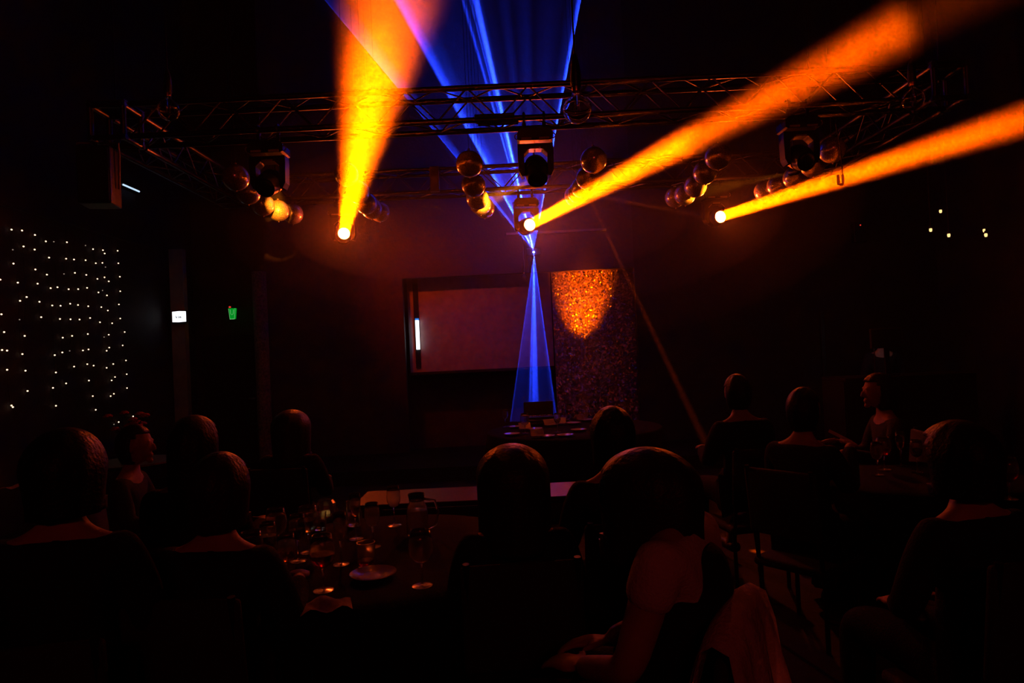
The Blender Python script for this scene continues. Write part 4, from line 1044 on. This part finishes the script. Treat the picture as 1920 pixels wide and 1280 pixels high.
# flower arrangement near the fairy-light wall
p = P(250, 850, 6.4); hz = .75
round_table('small round table carrying a flower arrangement', P(246, 800, 6.4).x, 6.4, .4)
t = thing('flower_arrangement', 'loose arrangement of reddish flowers in a vase below the fairy lights', 'flowers', (P(246, 800, 6.4).x, 6.4, hz + .002))
s = BM(); lathe(s, [(0, 0), (.05, 0), (.06, .08), (.04, .16), (.05, .18), (.043, .178), (.034, .16), (.052, .08), (0, .01)], 20); obj('vase', s, 'plate', t, 60)
rnd = random.Random(4)
s = BM(); bulb_pts = []
for k in range(16):
    a = rnd.random() * 6.28; q = rnd.uniform(.05, .24); z = rnd.uniform(.28, .46); e = Vector((q * math.cos(a), q * math.sin(a), z)); bulb_pts.append(e)
    pipe(s, [(0, 0, .15), (e.x * .4, e.y * .4, .15 + (z - .15) * .6), e], .003, 5)
st = obj('stems', s, 'leaf', t); st['kind'] = 'stuff'
for e in bulb_pts:
    s = BM()
    for r_ in range(3):
        for j in range(5):
            a = j * 1.256 + r_ * .6; ball(s, (.018 * (1 + r_ * .5) * math.cos(a) * .8, .018 * (1 + r_ * .5) * math.sin(a) * .8, .012 - r_ * .006), (.016, .016, .010), 6, 4)
    obj('bloom', s, 'petal', t, 60, e)
    s = BM(); v = [s.verts.new(q) for q in ((0, 0, -.02), (.035, .02, -.05), (.07, .0, -.045), (.035, -.02, -.05))]; s.faces.new(v); bmesh.ops.solidify(s, geom=list(s.faces), thickness=.001); obj('leaf', s, 'leaf', t, None, e)

# sound desk with monitor near the far wall
p = P(1661, 634, 8.0)
t = thing('sound_desk', 'black sound desk under the back-lit monitor', 'desk', (p.x + .15, 8.1, 0))
s = BM(); box(s, (0, 0, 1.1), (1.5, .6, .04), bevel=.006); obj('desktop', s, 'black', t)
s = BM(); box(s, (0, -.28, .55), (1.5, .03, 1.08)); obj('front_panel', s, 'black', t)
for sx in (-.73, .73):
    s = BM(); box(s, (sx, 0, .54), (.04, .58, 1.08)); obj('side_panel', s, 'black', t)
t = thing('monitor', 'black monitor seen from behind, its screen lighting the wall beyond', 'monitor', (p.x, 8.0, 1.121))
pz = p.z - 1.12
s = BM(); box(s, (0, 0, pz), (.37, .04, .23), bevel=.008); obj('casing', s, 'black', t)
s = BM(); box(s, (0, .022, pz), (.34, .004, .2)); obj('screen', s, 'screenglow', t)
s = BM(); box(s, (0, 0, pz / 2), (.05, .03, pz)); obj('stand', s, 'black', t)
s = BM(); box(s, (0, 0, .008), (.2, .15, .014), bevel=.004); obj('foot', s, 'black', t)
p2_ = P(1637, 618, 8.05); t = thing('desk_lamp', 'tiny white desk lamp beside the monitor', 'lamp', (p2_.x, 8.05, 1.121))
hh = p2_.z - 1.121
s = BM(); lathe(s, [(0, 0), (.04, 0), (.035, .012), (0, .015)], 16); obj('base', s, 'black', t)
s = BM(); tube(s, (0, 0, .01), (0, 0, hh), .006, 8); obj('gooseneck', s, 'black', t)
s = BM(); box(s, (0, -.01, hh), (.045, .02, .010), bevel=.003); obj('lit_head', s, 'white_led', t)
# slim post at the recess side
s = BM(); box(s, (P(1546, 700, 9.4).x, 9.4, 1.0), (.06, .06, 2.0), bevel=.01); struct('column_post', s, 'blackmetal', 'slim dark post right of the stage table')

# pale coat over the chair back behind the white-sleeved person
ch = [o for o in bpy.data.objects if o.name.startswith('banquet_chair') and 'short-sleeved' in o.get('label', '')][0]
cb = Vector((0, -.24, 0)); cb.rotate(Quaternion((0, 0, 1), ch.rotation_euler.z)); cb += ch.location
s = BM(); prof = [(.13, .47), (.105, .6), (.075, .78), (.05, .90), (.03, .965), (.0, .985), (-.035, .97), (-.055, .9), (-.075, .75), (-.095, .55), (-.115, .36), (-.13, .2)]
nU = 26; g = []
for i in range(nU + 1):
    u = (i / nU - .5) * 2; row = []
    for j, (y, z) in enumerate(prof):
        low = max(0, (.97 - z)); f = .03 * low * 2 * math.sin(u * 9 + j * .25) + .014 * math.sin(u * 17 + j * .5) * min(1, low * 4)
        sag = -.03 * abs(u) ** 3
        row.append(s.verts.new((u * (.215 + .09 * low), y + (f if y >= 0 else -f), z + sag + (0 if z > .6 else .04 * math.sin(u * 5)))))
    g.append(row)
for i in range(nU):
    for j in range(len(prof) - 1): s.faces.new((g[i][j], g[i + 1][j], g[i + 1][j + 1], g[i][j + 1]))
bmesh.ops.solidify(s, geom=list(s.faces), thickness=.008)
tag(obj('draped_coat', s, 'coat', smooth=70, loc=(cb.x, cb.y, 0), rot=(0, 0, ch.rotation_euler.z)), 'pale coat draped over the chair back behind the white-sleeved person', 'coat')
